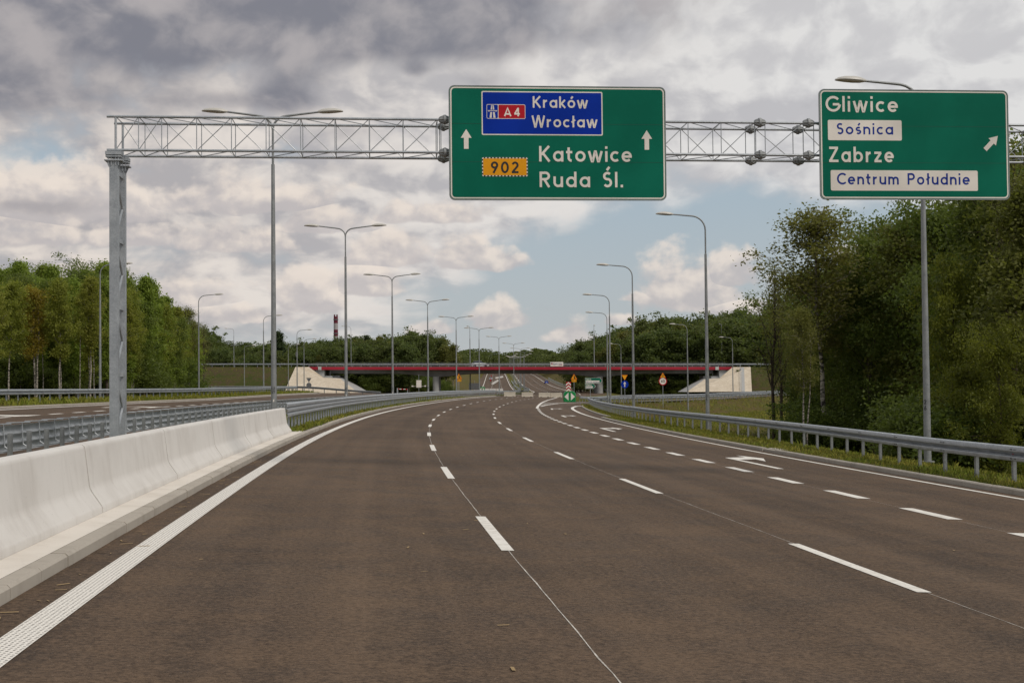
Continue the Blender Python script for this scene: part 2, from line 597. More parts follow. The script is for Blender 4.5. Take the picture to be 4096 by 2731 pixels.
def stone_fn(T, b):
    p = geo(T)
    v = T.n('ShaderNodeTexVoronoi')
    v.inputs['Scale'].default_value = 3.4
    T.put(v.inputs['Vector'], p)
    n = T.noise(p, 0.4, 5, 0.65)
    f = T.add(T.mul(T.n('ShaderNodeSeparateColor', i_0=v.outputs['Color']).outputs[0], 0.35), T.mul(n, 0.75))
    col = T.mix(T.sstep(f, 0.25, 0.95), (0.46, 0.375, 0.275), (0.62, 0.53, 0.415))
    T.put(b.inputs['Base Color'], col)
    bump(T, b, v.outputs['Distance'], 0.25, 0.03)


pmat('stone_paving', rough=0.9, fn=stone_fn)
pmat('grass_ground', rough=0.95, spec=0.1, fn=grass_ground_fn((0.085, 0.088, 0.018), (0.150, 0.100, 0.030), (0.110, 0.070, 0.042)))
pmat('verge_ground', rough=0.95, spec=0.1, fn=grass_ground_fn((0.085, 0.105, 0.013), (0.170, 0.130, 0.030), (0.11, 0.08, 0.035)))
pmat('slope_ground', rough=0.95, spec=0.1, fn=grass_ground_fn((0.050, 0.062, 0.015), (0.095, 0.078, 0.028), (0.085, 0.055, 0.036)))


def blade_fn(T, b):
    g = T.n('ShaderNodeNewGeometry')
    big = T.noise(g.outputs['Position'], 0.5, 3, 0.6)
    f = T.add(T.mul(g.outputs['Random Per Island'], 0.5), T.mul(T.sstep(big, 0.35, 0.65), 0.55))
    T.put(b.inputs['Base Color'], T.mix(f, (0.115, 0.165, 0.012), (0.27, 0.225, 0.040)))


pmat('grass_blades', rough=0.7, spec=0.2, fn=blade_fn)
pmat('straw', (0.30, 0.20, 0.09), rough=0.8)
pmat('bark', rough=0.95, spec=0.1, fn=noisy((0.045, 0.035, 0.027), (0.095, 0.075, 0.055), 3.0, world=False))
pmat('birch_bark', rough=0.8, spec=0.2, fn=birch_fn)
leaf_mat('leaf_birch', (0.125, 0.145, 0.022), (0.290, 0.310, 0.055), (0.215, 0.195, 0.038))
leaf_mat('leaf_aspen', (0.110, 0.155, 0.024), (0.270, 0.340, 0.060), (0.19, 0.215, 0.040))
leaf_mat('leaf_oak', (0.060, 0.090, 0.019), (0.165, 0.205, 0.044), (0.115, 0.130, 0.032))
leaf_mat('leaf_gold', (0.165, 0.130, 0.015), (0.300, 0.230, 0.032), (0.225, 0.175, 0.028))
leaf_mat('leaf_lime', (0.070, 0.088, 0.012), (0.190, 0.200, 0.026), (0.11, 0.115, 0.02))
leaf_mat('leaf_dusk', (0.068, 0.086, 0.018), (0.170, 0.185, 0.042), (0.125, 0.118, 0.030))
leaf_mat('leaf_spruce', (0.022, 0.038, 0.015), (0.065, 0.092, 0.030), (0.05, 0.06, 0.02), 0.2)
leaf_mat('leaf_far', (0.050, 0.072, 0.022), (0.140, 0.172, 0.050), (0.105, 0.108, 0.036))
leaf_mat('leaf_olive', (0.095, 0.098, 0.026), (0.220, 0.220, 0.060), (0.145, 0.130, 0.042))
G = MAT

# ---------------------------------------------------------------- the road: one alignment, offsets to the right of it
DS = 1.0
NS = np.arange(-30.0, 1500.0, DS)
_k = np.interp(NS, [-30, 0, 40, 80, 120, 160, 200, 235, 240, 340, 345, 420, 425, 1500],
               [.00039, .00039, .0011, .00101, .00095, .00053, .00041, .0009, -.0002, -.0002, -.0009, -.0009, 0, 0])
_i0 = int(np.argmin(abs(NS)))
_psi = np.concatenate([[0], np.cumsum(_k[:-1] * DS)])
_psi = _psi - _psi[_i0] - 0.10413
_xx = np.concatenate([[0], np.cumsum(np.sin(_psi[:-1]))]) * DS
_yy = np.concatenate([[0], np.cumsum(np.cos(_psi[:-1]))]) * DS
_xx -= _xx[_i0]
_yy -= _yy[_i0]
_zz = np.interp(NS, [-30, 0, 60, 120, 180, 260, 330, 426, 500, 560, 620, 690, 800, 1000, 1500], [0, 0, -.098, -.203, -.251, -.461, -.55, -.36, .3, 1.1, 2.3, 4.0, 6.7, 10.5, 12])
_zz = np.convolve(np.pad(_zz, 20, mode='edge'), np.ones(41) / 41, 'valid')
_se = np.interp(NS, [-30, 230, 320, 1500], [.0416, .0416, 0, 0])
L1, L2, L3, EL, ER = 1.453, 4.949, 8.608, -2.214, 11.93


def rz_(s): return float(np.interp(s, NS, _zz))
def rpsi(s): return float(np.interp(s, NS, _psi))


def RP(s, o, dz=0.0):
    """point on the road surface (plane with crossfall) at station s, offset o"""
    x, y, p = float(np.interp(s, NS, _xx)), float(np.interp(s, NS, _yy)), rpsi(s)
    return Vector((x + o * math.cos(p), y - o * math.sin(p), rz_(s) - float(np.interp(s, NS, _se)) * o + dz))


def at(x, y, Y):
    """a world point at distance Y ahead of the camera seen at (x, y) of the 2352-wide photograph"""
    k = 4096 / 2352
    uu, vv = x * k - 2048, y * k - 1365.5
    a = uu * math.cos(ROLL) - vv * math.sin(ROLL)
    b = uu * math.sin(ROLL) + vv * math.cos(ROLL)
    d = _r * a - _u * b + _f * FPX
    return Vector((0, 0, CAM_H)) + d * (Y / d.y)


def srange(a, b, step):
    n = max(1, int(round((b - a) / step)))
    return [a + (b - a) * i / n for i in range(n + 1)]


def sweep(mb, prof, s0, s1, step=2.0, oshift=None, closed=False, caps=False):
    """sweep a profile of (offset, height) along the road"""
    rings = []
    for s in srange(s0, s1, step):
        d = oshift(s) if oshift else 0.0
        rings.append([RP(s, o + d, z) for o, z in prof])
    mb.loft(rings, closed=closed, caps=caps)


def road_uv(o):
    """UV map holding (offset, station) of every corner, from the alignment"""
    me = o.data
    uv = me.uv_layers.new(name='road')
    n = len(me.vertices)
    co = np.empty(n * 3, np.float32)
    me.vertices.foreach_get('co', co)
    co = co.reshape(-1, 3)
    st = np.interp(co[:, 1], _yy, NS)
    off = (co[:, 0] - np.interp(co[:, 1], _yy, _xx)) * np.cos(np.interp(co[:, 1], _yy, _psi))
    li = np.empty(len(me.loops), np.int32)
    me.loops.foreach_get('vertex_index', li)
    uv.data.foreach_set('uv', np.column_stack([off[li], st[li]]).astype(np.float32).ravel())
    return o


def strip(mb, s0, s1, oa, ob, dz, step=2.0):
    fa = oa if callable(oa) else (lambda s: oa)
    fb = ob if callable(ob) else (lambda s: ob)
    rings = [[RP(s, fa(s), dz), RP(s, fb(s), dz)] for s in srange(s0, s1, step)]
    mb.loft(rings, closed=False)


def lerpf(pts):
    xs, ys = [p[0] for p in pts], [p[1] for p in pts]
    return lambda s: float(np.interp(s, xs, ys))


# ---- exit ramp to the right, at the far end of the inside field
RAMP_NEAR = [(9.4, 172.5), (11.2, 188), (15.5, 199), (20.4, 210), (25.0, 220), (37.0, 244), (48.0, 264), (60, 282), (90, 318), (150, 372), (260, 440)]
RAMP_Z = [-.84, -.86, -.95, -1.05, -1.12, -1.15, -.95, -.8, -.6, -.3, 0]


def poly_interp(P, Z, step):
    out = []
    for i in range(len(P) - 1):
        a, b = Vector((*P[i], Z[i])), Vector((*P[i + 1], Z[i + 1]))
        n = max(1, int((b - a).length / step))
        for k in range(n):
            out.append(a.lerp(b, k / n))
    out.append(Vector((*P[-1], Z[-1])))
    # smooth
    for _ in range(3):
        q = out[:]
        for i in range(1, len(out) - 1):
            q[i] = (out[i - 1] + out[i] * 2 + out[i + 1]) / 4
        out = q
    return out


ramp_near = poly_interp(RAMP_NEAR, RAMP_Z, 2.0)


def side_offset(path, d):
    out = []
    for i, p in enumerate(path):
        t = (path[min(i + 1, len(path) - 1)] - path[max(i - 1, 0)])
        t.z = 0
        t.normalize()
        out.append(p + Vector((t.y, -t.x, 0)) * d)
    return out


def terrain(X, Y):
    """ground level away from the paved surfaces (arrays)"""
    X = np.asarray(X, float)
    Y = np.asarray(Y, float)
    Yc = np.clip(Y, -25, 1450)
    cx = np.interp(Yc, _yy, _xx)
    ps = np.interp(Yc, _yy, _psi)
    zc = np.interp(Yc, _yy, _zz)
    se = np.interp(Yc, _yy, _se)
    o = (X - cx) * np.cos(ps)
    oc = np.clip(o, -22.5, 15.0)
    z = zc - se * oc - 0.02
    corridor = (o > -21.8) & (o < 14.9)
    z = np.where(corridor, z - 0.55, z)
    # right: a slope down to the field inside the exit loop, then up the bank to the ramp
    yr = np.interp(X, [p[0] for p in RAMP_NEAR], [p[1] for p in RAMP_NEAR])
    zr = np.interp(X, [p[0] for p in RAMP_NEAR], RAMP_Z) - 0.03
    dd = yr - Y
    zf = zr - np.clip((dd - 2.5) * 0.17, 0, 2.1) - np.clip((dd - 20) * 0.01, 0, 0.5)
    drop = z - np.clip((o - 15.6) * 0.33, 0, 1.9)
    bl = np.clip((dd - 14) / 26, 0, 1)
    right = o > 14.9
    zright = np.where(dd > 0, np.maximum(np.minimum(drop, 5), 0) * 0 + (bl * drop + (1 - bl) * zf), zr - 0.25)
    zright = np.where((dd > 0) & (o < 18), np.minimum(z, np.maximum(zright, drop)), zright)
    # left of the far carriageway
    zl = z - 0.1
    z = np.where(right & (Y < 395), zright, z)
    # beyond the bridge the road climbs in a shallow cutting
    far = np.clip((Y - 372) / 40, 0, 1)
    side = np.where(o < 0, -o - 20.5, o - 14.5)
    bank = np.clip(side * 0.42, 0, 6.5) * far
    zfar = zc + bank - np.where((o > -20) & (o < 14), 0.6, 0.05)
    z = np.where(Y > 372, zfar * far + z * (1 - far), z)
    rough = 0.10 * np.sin(X * 0.31 + Y * 0.13) * np.cos(Y * 0.27 - X * 0.11) + 0.06 * np.sin(X * 0.9) * np.cos(Y * 0.8)
    z = z + np.where(corridor, 0, rough * np.clip(np.maximum(-o - 22, o - 17) / 6, 0, 1))
    return z


def TZ(x, y):
    return float(terrain([x], [y])[0])


def grid_object(name, xs, ys, zf, mat):
    XX, YY = np.meshgrid(xs, ys)
    ZZ = zf(XX.ravel(), YY.ravel())
    V = np.column_stack([XX.ravel(), YY.ravel(), ZZ])
    nx, ny = len(xs), len(ys)
    idx = np.arange(nx * ny).reshape(ny, nx)
    F = np.column_stack([idx[:-1, :-1].ravel(), idx[:-1, 1:].ravel(), idx[1:, 1:].ravel(), idx[1:, :-1].ravel()])
    return np_object(name, V, F, mat, smooth=True)


def np_mesh(name, V, F, mats, smooth=False, mi=None):
    me = bpy.data.meshes.new(name)
    me.vertices.add(len(V))
    me.vertices.foreach_set('co', np.asarray(V, np.float32).ravel())
    k = F.shape[1]
    me.loops.add(F.size)
    me.loops.foreach_set('vertex_index', F.ravel().astype(np.int32))
    me.polygons.add(len(F))
    me.polygons.foreach_set('loop_start', np.arange(0, F.size, k, dtype=np.int32))
    for m in (mats if isinstance(mats, (list, tuple)) else [mats]):
        me.materials.append(m)
    if mi is not None:
        me.polygons.foreach_set('material_index', mi)
    if smooth:
        me.polygons.foreach_set('use_smooth', np.ones(len(F), dtype=bool))
    me.update(calc_edges=True)
    return me


def np_object(name, V, F, mat, smooth=False):
    o = bpy.data.objects.new(name, np_mesh(name, V, F, mat, smooth))
    COL.objects.link(o)
    return o


# ---- ground sheet
xs = np.concatenate([np.array([-5000, -3000, -1800, -1000, -600, -420, -320]), np.arange(-260, 261, 2.5), np.array([320, 420, 600, 1000, 1800, 3000, 5000])])
ys = np.concatenate([np.array([-400, -150, -60]), np.arange(-30, 470, 2.5), np.arange(480, 1000, 15), np.array([1050, 1150, 1300, 1500, 2000, 3000, 5000, 9000])])
tag(grid_object('ground', xs, ys, terrain, G['grass_ground']), kind='structure')

# ---- carriageways
road = MB()
strip(road, -28, 43, -2.66, 12.36, 0, 1.5)
strip(road, 43, 48, -2.68, 12.8, 0, 1)
strip(road, 48, 96, -2.7, 12.36, 0, 2)
strip(road, 96, 150, lerpf([(96, -2.8), (150, -3.0)]), 13.02, 0, 2)
strip(road, 150, 235, -3.0, lerpf([(150, 13.02), (165, 14.0), (175, 14.0), (200, 15.0), (215, 10.5), (235, 9.5)]), 0, 2.5)
strip(road, 235, 1400, -2.75, lerpf([(235, 9.5), (262, 10.2), (300, 16.5), (352, 15.5), (420, 11.9), (1400, 11.9)]), 0, 5)
road_o = road_uv(tag(road.build('road', G['asphalt'], smooth=True), kind='structure'))
opp = MB()
strip(opp, -28, 1400, lerpf([(-28, -19.55), (120, -19.55), (200, -24), (260, -23), (340, -21.0), (420, -22.5), (1400, -22.5)]), -6.95, 0, 4)
road_uv(tag(opp.build('far_road', G['asphalt'], smooth=True), kind='structure'))
rp = MB()
ramp_far = side_offset(ramp_near, -7.0)
rp.loft([[a + Vector((0, 0, .0)), b + Vector((0, 0, .06))] for a, b in zip(ramp_far, ramp_near)], closed=False)
road_uv(tag(rp.build('exit_road', G['asphalt_grey'], smooth=True), kind='structure'))

# ---- kerbs
kb = MB()
KP = [(0, -.05), (0, .09), (-.025, .115), (-.15, .115), (-.15, -.05)]


def kerb_run(mb, s0, s1, of, side, elem=1.0):
    """kerb stones of about a metre with open joints; side -1: stone lies to the left of its face"""
    n = int(round((s1 - s0) / elem))
    for i in range(n):
        a, b = s0 + (s1 - s0) * i / n + 0.004, s0 + (s1 - s0) * (i + 1) / n - 0.004
        jit = RNG.uniform(-0.006, 0.006)
        prof = [(side * (-p[0]) + 0, p[1] + jit * 0.5) for p in KP]
        rings = [[RP(s, of(s) + o + jit, z) for o, z in prof] for s in (a, b)]
        mb.loft(rings, closed=True, caps=True)


RNG = random.Random(5)
kerb_run(kb, -6, 60, lambda s: -2.66, -1)
kerb_run(kb, 60, 254, lerpf([(60, -2.72), (100, -2.85), (150, -3.0), (250, -3.0)]), -1, 2.0)
kb.build('kerb', G['kerb_concrete'], recalc=True)
tag(bpy.data.objects['kerb'], kind='structure')
kb = MB()
kerb_run(kb, 4, 44.6, lambda s: 12.36, 1)
kerb_run(kb, 46.2, 96, lerpf([(46, 12.36), (96, 12.2)]), 1)
kerb_run(kb, 99, 152, lambda s: 13.03, 1)
kerb_run(kb, 152, 164, lerpf([(152, 13.03), (158, 13.25), (164, 13.9)]), 1)
tag(kb.build('kerb', G['kerb_concrete'], recalc=True), kind='structure')
kb = MB()
kerb_run(kb, 20, 200, lerpf([(20, -19.56), (120, -19.56), (200, -24)]), -1, 4.0)
tag(kb.build('kerb', G['kerb_concrete'], recalc=True), kind='structure')
kb = MB()
kerb_run(kb, 395, 900, lambda s: 11.9, 1, 10)
kerb_run(kb, 395, 900, lambda s: -2.8, -1, 10)
kerb_run(kb, 395, 900, lambda s: -6.9, 1, 10)
tag(kb.build('kerb', G['kerb_concrete'], recalc=True), kind='structure')

# ---- verges
mb = MB()
sweep(mb, [(12.52, .10), (13.3, .12), (14.2, .11), (15.2, .03), (16.6, -.28)], -10, 99, 2)
tag(mb.build('verge', G['verge_ground'], smooth=True), kind='structure')
mb = MB()
sweep(mb, [(13.2, .10), (14.0, .12), (14.8, .09), (15.6, -.0), (16.8, -.32)], 99, 166, 2)
tag(mb.build('verge', G['verge_ground'], smooth=True), kind='structure')
mb = MB()      # grass between the through road and the bridge pier
re_ = lerpf([(200, 15.0), (215, 10.5), (235, 9.5), (262, 10.2), (300, 16.5), (352, 15.5), (400, 13.2)])
mb.loft([[RP(s, re_(s) - .15, -.03), RP(s, re_(s) + .1, .05), RP(s, max(re_(s) + 1.5, 17.5), -.05), RP(s, max(re_(s) + 3, 20.5), -.6)] for s in srange(206, 400, 3)], closed=False)
tag(mb.build('verge', G['verge_ground'], smooth=True), kind='structure')
mb = MB()      # nose of the verge, where the guardrail turns round
cn = RP(166, 15.0)
ring0 = [RP(s, o, z) for s, o, z in ((166, 13.2, .1), (170, 13.9, .08), (173.5, 14.0, .05), (176, 14.6, 0), (178, 16, -.05), (176, 18.5, -.25), (166, 16.8, -.32))]
for a, b in zip(ring0[:-1], ring0[1:]):
    mb.face([a, b, RP(169, 15.0, .06)])
mb.face([ring0[-1], ring0[0], RP(169, 15.0, .06)])
tag(mb.build('verge', G['verge_ground'], recalc=True), kind='structure')
mb = MB()      # gully in the kerb line
sweep(mb, [(12.42, -.05), (12.42, .075), (12.62, .115), (12.85, .118), (12.85, -.1)], 44.61, 46.19, .8, closed=True, caps=True)
tag(mb.build("gully", G["kerb_concrete"], recalc=True), kind='structure')
mb = MB()      # paved strip that carries the concrete barriers
sweep(mb, [(-2.82, .112), (-3.2, .118), (-3.75, .12), (-3.85, .02)], -6, 49.0, 2)
slab = tag(mb.build('pavement', G['slab_concrete'], smooth=True), kind='structure')
mb = MB()
sweep(mb, [(-3.85, .01), (-4.6, -.02), (-5.8, -.02), (-6.93, .0)], -6, 49, 2)
sweep(mb, [(-2.86, .10), (-3.4, .16), (-4.2, .16), (-5.4, .10), (-6.93, .02)], 49, 252, 3, oshift=lerpf([(49, 0), (100, -.14), (252, -.16)]))
sweep(mb, [(-2.9, .08), (-4.6, .15), (-6.8, .06)], 252, 1300, 10)
tag(mb.build('median', G['verge_ground'], smooth=True), kind='structure')
mb = MB()
sweep(mb, [(-19.72, .10), (-20.6, .14), (-21.8, .12), (-23.4, -.25)], -20, 205, 3, oshift=lerpf([(-20, 0), (120, 0), (200, -4.44), (205, -4.5)]))
tag(mb.build('verge', G['verge_ground'], smooth=True), kind='structure')

# ---- road markings: sheets 4 mm above the asphalt
LZ = 0.005


def dashes(mb, o, first, length, period, n, width, seg=2):
    """dashes along their own line: stations measured on the offset line"""
    xs_, ys_ = _xx + o * np.cos(_psi), _yy - o * np.sin(_psi)
    arc = np.concatenate([[0], np.cumsum(np.hypot(np.diff(xs_), np.diff(ys_)))])
    arc -= arc[_i0]
    for i in range(n):
        c = first + i * period
        a, b = float(np.interp(c - length / 2, arc, NS)), float(np.interp(c + length / 2, arc, NS))
        strip(mb, a, b, o - width / 2, o + width / 2, LZ, max(0.5, (b - a) / seg))


mb = MB()
dashes(mb, L1, 16.98, 4, 12, 20, 0.135)
dashes(mb, L2, 26.33 - 24, 4, 12, 21, 0.135)
mb.build('lane_dash', G['road_paint'], road_o)
mb = MB()
dashes(mb, L3, 21.33 - 8, 2, 4, 30, 0.24)
mb.build('lane_dash', G['road_paint'], road_o)
mb = MB()
for (s0, s1) in ((258, 420), (420, 1000)):
    pass
dashes(mb, L1, 258, 4, 12, 55, 0.16)
dashes(mb, L2, 262, 4, 12, 55, 0.16)
mb.build('lane_dash', G['road_paint'], road_o)
mb = MB()
strip(mb, 52, 252, lerpf([(52, EL - .1), (100, EL - .1), (252, EL - .12)]), EL + .12, LZ, 2)
strip(mb, 262, 1300, EL - .12, EL + .12, LZ, 5)
mb.build('edge_line', G['road_paint'], road_o)
mb = MB()       # the textured part near the camera
sts = srange(-4, 52, 1.0)
for s in sts[:-1]:
    mb.face([RP(s, EL - .12, LZ), RP(s, EL + .12, LZ), RP(s + 1, EL + .12, LZ), RP(s + 1, EL - .12, LZ)])
el = mb.build('edge_line', G['dotted_paint'], road_o)
uvl = el.data.uv_layers.new(name='road')
for i, s in enumerate(sts[:-1]):
    for k, uv in enumerate(((0, s), (.24, s), (.24, s + 1), (0, s + 1))):
        uvl.data[i * 4 + k].uv = uv
mb = MB()
strip(mb, 0, 135, lerpf([(0, 11.86), (90, 11.86), (115, 11.74), (135, 11.7)]), lerpf([(0, 12.0), (90, 12.0), (115, 11.98), (135, 12.0)]), LZ, 2)
strip(mb, 135, 164, lerpf([(135, 11.7), (145, 11.85), (156, 12.4), (164, 13.6)]), lerpf([(135, 12.0), (145, 12.15), (156, 12.75), (164, 13.95)]), LZ, 1.5)
strip(mb, 420, 1300, 8.5, 8.74, LZ, 5)
strip(mb, 300, 420, lerpf([(300, 10.6), (360, 9.0), (420, 8.5)]), lerpf([(300, 10.84), (360, 9.24), (420, 8.74)]), LZ, 5)
mb.build('edge_line', G['road_paint'], road_o)
mb = MB()       # gore: thick line, chevrons and the left edge of the exit lane
strip(mb, 132.5, 158, 8.36, 8.62, LZ, 2)
strip(mb, 158, 256, lerpf([(158, 8.36), (200, 8.2), (256, 7.7)]), lerpf([(158, 8.62), (200, 8.44), (256, 7.94)]), LZ, 3)
gx = lerpf([(146, 8.66), (158, 9.2), (175, 10.4), (198, 13.6), (206, 15.0)])
strip(mb, 146, 206, lambda s: gx(s), lambda s: gx(s) + .26, LZ, 2)
for s in (152, 158, 164, 170, 177):
    a, b = 8.62 - .004 * max(0, s - 158), gx(s + 5)
    mb.face([RP(s, a, LZ + .002), RP(s + 5, b, LZ + .002), RP(s + 6.2, b + .1, LZ + .002), RP(s + 1.2, a, LZ + .002)])
mb.build('gore_marking', G['road_paint'], road_o)


def turn_arrow(s0):
    """right-turn arrow in the exit lane: stem along the road, arm and head across it"""
    mb = MB()
    for pts in ([(-2.8, 9.77), (-2.8, 9.95), (1.8, 9.92), (2.8, 9.74)], [(1.8, 9.92), (2.34, 10.51), (3.59, 10.51), (2.8, 9.74)], [(1.18, 10.51), (3.08, 10.93), (4.75, 10.51)]):
        mb.face([RP(s0 + a, c, LZ) for a, c in pts])
    return mb.build('turn_arrow', G['road_paint'], road_o)


for s0 in (37.2, 67.4, 99.5, 132):
    turn_arrow(s0)
mb = MB()       # hair-thin setting-out lines sprayed between the dashes


def hair(mb, o, s0, s1, w):
    rr = random.Random(int(o * 100))
    rings = []
    for s in srange(s0, s1, 0.5):
        j = rr.uniform(-.006, .006)
        ww = w * rr.uniform(.6, 1.3)
        rings.append([RP(s, o + j - ww / 2, .003), RP(s, o + j + ww / 2, .003)])
    mb.loft(rings, closed=False)


hair(mb, L1 + .01, 5, 90, .011)
hair(mb, L2 + .02, 8, 80, .008)
hair(mb, L3 - .05, 14, 40, .007)
mb.build('setting_out_line', G['seam_paint'], road_o)
# markings of the opposite carriageway
mb = MB()
strip(mb, 20, 200, lerpf([(20, -19.2), (120, -19.2), (200, -23.6)]), lerpf([(20, -18.96), (120, -18.96), (200, -23.36)]), LZ, 3)
strip(mb, 420, 1300, -18.3, -18.06, LZ, 5)
strip(mb, 20, 1300, -7.5, -7.26, LZ, 5)
opp_o = bpy.data.objects['far_road']
mb.build('edge_line', G['road_paint'], opp_o)
mb = MB()
dashes(mb, -15.4, 30, 2, 4, 45, .24)
dashes(mb, -11.0, 30, 4, 12, 75, .14)
dashes(mb, -14.6, 340, 4, 12, 50, .16)
mb.build('lane_dash', G['road_paint'], opp_o)
for s0 in (58, 84):
    mb = MB()
    q = lambda pts: mb.face([RP(s0 + a, -17.2 + c, LZ) for a, c in pts])
    q([(-3.2, -.14), (-3.2, .14), (0.8, .14), (0.8, -.14)])
    q([(.8, -.14), (.8, .14), (3.2, 1.3), (2.9, .7)][::-1])
    q([(1.6, .55), (4.6, 1.9), (1.2, 1.75)][::-1])
    mb.build('lane_arrow', G['road_paint'], opp_o)
mb = MB()
mb.loft([[a + Vector((0, 0, .012)), b + Vector((0, 0, .012))] for a, b in zip(side_offset(ramp_near, -6.5), side_offset(ramp_near, -6.15))], closed=False)
mb.build('edge_line', G['road_paint'], bpy.data.objects['exit_road'])

# ---------------------------------------------------------------- stroke lettering (round road-sign hand)


def arc(cx, cy, rx, ry, a0, a1, n=14):
    return [(cx + rx * math.cos(math.radians(a0 + (a1 - a0) * i / n)), cy + ry * math.sin(math.radians(a0 + (a1 - a0) * i / n))) for i in range(n + 1)]


XH, W = 0.69, 0.155
_h = W / 2


def glyphs():
    g = {}
    bx, by = 0.255, XH / 2 - _h            # bowl radii (centre line)
    ocx = bx + _h
    R = ocx + bx                           # right stem x
    o = arc(ocx, XH / 2, bx, by, 0, 360, 26)
    g['o'] = (R + _h, [o])
    g['a'] = (R + _h, [o, [(R, 0), (R, XH)]])
    g['d'] = (R + _h, [o, [(R, 0), (R, 1)]])
    g['b'] = (R + _h, [o, [(_h, 0), (_h, 1)]])
    g['c'] = (R - .02, [arc(ocx, XH / 2, bx, by, 48, 312, 20)])
    g['e'] = (R + _h, [arc(ocx, XH / 2, bx, by, 0, 318, 22), [(_h, XH / 2), (R + _h * .9, XH / 2)]])
    g['n'] = (.60, [[(_h, 0), (_h, XH)], arc(.30, XH - .30 - _h + .075, .2275, .225, 180, 0, 12) + [(.5275, 0)]])
    g['m'] = (.95, [[(_h, 0), (_h, XH)], arc(.2735, XH - _h - .20, .2, .2, 180, 0, 12) + [(.4735, 0)], arc(.6735, XH - _h - .20, .2, .2, 180, 0, 12) + [(.8735, 0)]])
    g['u'] = (.60, [[(.5275, 0), (.5275, XH)], [(_h, XH)] + arc(.30, _h + .225, .2275, .225, 180, 360, 12)])
    g['r'] = (.40, [[(_h, 0), (_h, XH)], arc(.36, XH - _h - .26, .2875, .26, 180, 92, 8)])
    g['t'] = (.42, [[(.17, .92), (.17, .24)] + arc(.34, .24, .17, .17, 180, 275, 8), [(0, XH - _h), (.40, XH - _h)]])
    g['i'] = (W, [[(_h, 0), (_h, XH)], [(_h, .84), (_h, 1)]])
    g['l'] = (W, [[(_h, 0), (_h, 1)]])
    g['ł'] = (.30, [[(.15, 0), (.15, 1)], [(0, .42), (.30, .66)]])
    g['k'] = (.56, [[(_h, 0), (_h, 1)], [(.50, XH), (.13, .30)], [(.20, .36), (.52, 0)]])
    g['w'] = (.92, [[(.05, XH), (.235, .035), (.285, .035), (.44, XH - .035), (.48, XH - .035), (.635, .035), (.685, .035), (.87, XH)]])
    g['z'] = (.52, [[(0, XH - _h), (.50, XH - _h)], [(.46, XH - _h), (.06, _h)], [(0, _h), (.52, _h)]])
    g['s'] = (.46, [arc(.235, XH - _h - .135, .16, .135, 42, 270, 14) + arc(.235, _h + .145, .165, .142, 90, -140, 14)[1:]])
    g['ś'] = (.46, g['s'][1] + [[(.22, .80), (.36, 1.0)]])
    g['ó'] = (R + _h, [o, [(ocx - .03, .80), (ocx + .12, 1.0)]])
    g['.'] = (.17, [[(.085, 0), (.085, .17)]])
    g['K'] = (.72, [[(_h, 0), (_h, 1)], [(.64, 1), (.14, .44)], [(.24, .54), (.66, 0)]])
    g['W'] = (1.12, [[(.05, 1), (.275, .035), (.325, .035), (.535, .96), (.585, .96), (.795, .035), (.845, .035), (1.07, 1)]])
    g['R'] = (.68, [[(_h, 0), (_h, 1)], [(_h, 1 - _h), (.36, 1 - _h)] + arc(.36, .72, .225, .2075, 90, -90, 14) + [(_h, .5125)], [(.30, .50), (.60, 0)]])
    g['P'] = (.66, [[(_h, 0), (_h, 1)], [(_h, 1 - _h), (.36, 1 - _h)] + arc(.36, .70, .225, .2275, 90, -90, 14) + [(_h, .4725)]])
    g['S'] = (.58, [arc(.295, 1 - _h - .20, .205, .20, 40, 270, 16) + arc(.295, _h + .228, .215, .228, 90, -145, 16)[1:]])
    g['Ś'] = (.58, g['S'][1] + [[(.26, 1.10), (.42, 1.32)]])
    g['C'] = (.78, [arc(.49, .5, .4175, .4275, 46, 314, 26)])
    g['G'] = (.88, [arc(.49, .5, .4175, .4275, 42, 355, 28), [(.46, .47), (.88, .47)]])
    g['Z'] = (.68, [[(.02, 1 - _h), (.66, 1 - _h)], [(.60, 1 - _h), (.08, _h)], [(0, _h), (.68, _h)]])
    g['A'] = (.80, [[(.05, 0), (.40, .96), (.75, 0)], [(.16, .26), (.64, .26)]])
    g['E'] = (.56, [[(_h, 0), (_h, 1)], [(0, 1 - _h), (.54, 1 - _h)], [(0, .5), (.50, .5)], [(0, _h), (.54, _h)]])
    g['U'] = (.70, [[(_h, 1), (_h, .35)] + arc(.35, .35, .2775, .2775, 180, 360, 14) + [(.6275, 1)]])
    g['O'] = (.90, [arc(.45, .5, .3775, .4275, 0, 360, 28)])
    g['V'] = (.76, [[(.05, 1), (.38, .04), (.71, 1)]])
    g['I'] = (W, [[(_h, 0), (_h, 1)]])
    g['L'] = (.52, [[(_h, 1), (_h, 0)], [(0, _h), (.52, _h)]])
    g['9'] = (.60, [arc(.30, .70, .2275, .2275, 0, 360, 24), [(.515, .62), (.20, 0)]])
    g['6'] = (.60, [arc(.30, .30, .2275, .2275, 0, 360, 24), [(.085, .38), (.40, 1)]])
    g['0'] = (.64, [arc(.32, .5, .2475, .4275, 0, 360, 28)])
    g['2'] = (.58, [arc(.29, .70, .21, .2275, 165, -35, 16) + [(.06, _h)], [(0, _h), (.58, _h)]])
    g['4'] = (.62, [[(.44, 0), (.44, 1)], [(.42, .95), (.05, .28)], [(0, .28), (.62, .28)]])
    g['5'] = (.58, [[(.52, 1 - _h), (.10, 1 - _h), (.08, .55)], arc(.27, .31, .22, .24, 130, -140, 16)])
    g['7'] = (.56, [[(0, 1 - _h), (.54, 1 - _h)], [(.50, .95), (.16, 0)]])
    g['1'] = (.34, [[(.26, 0), (.26, 1)], [(.24, .94), (.02, .76)]])
    g['/'] = (.42, [[(.02, -.04), (.40, 1.04)]])
    g[' '] = (.42, [])
    return g


GL = glyphs()


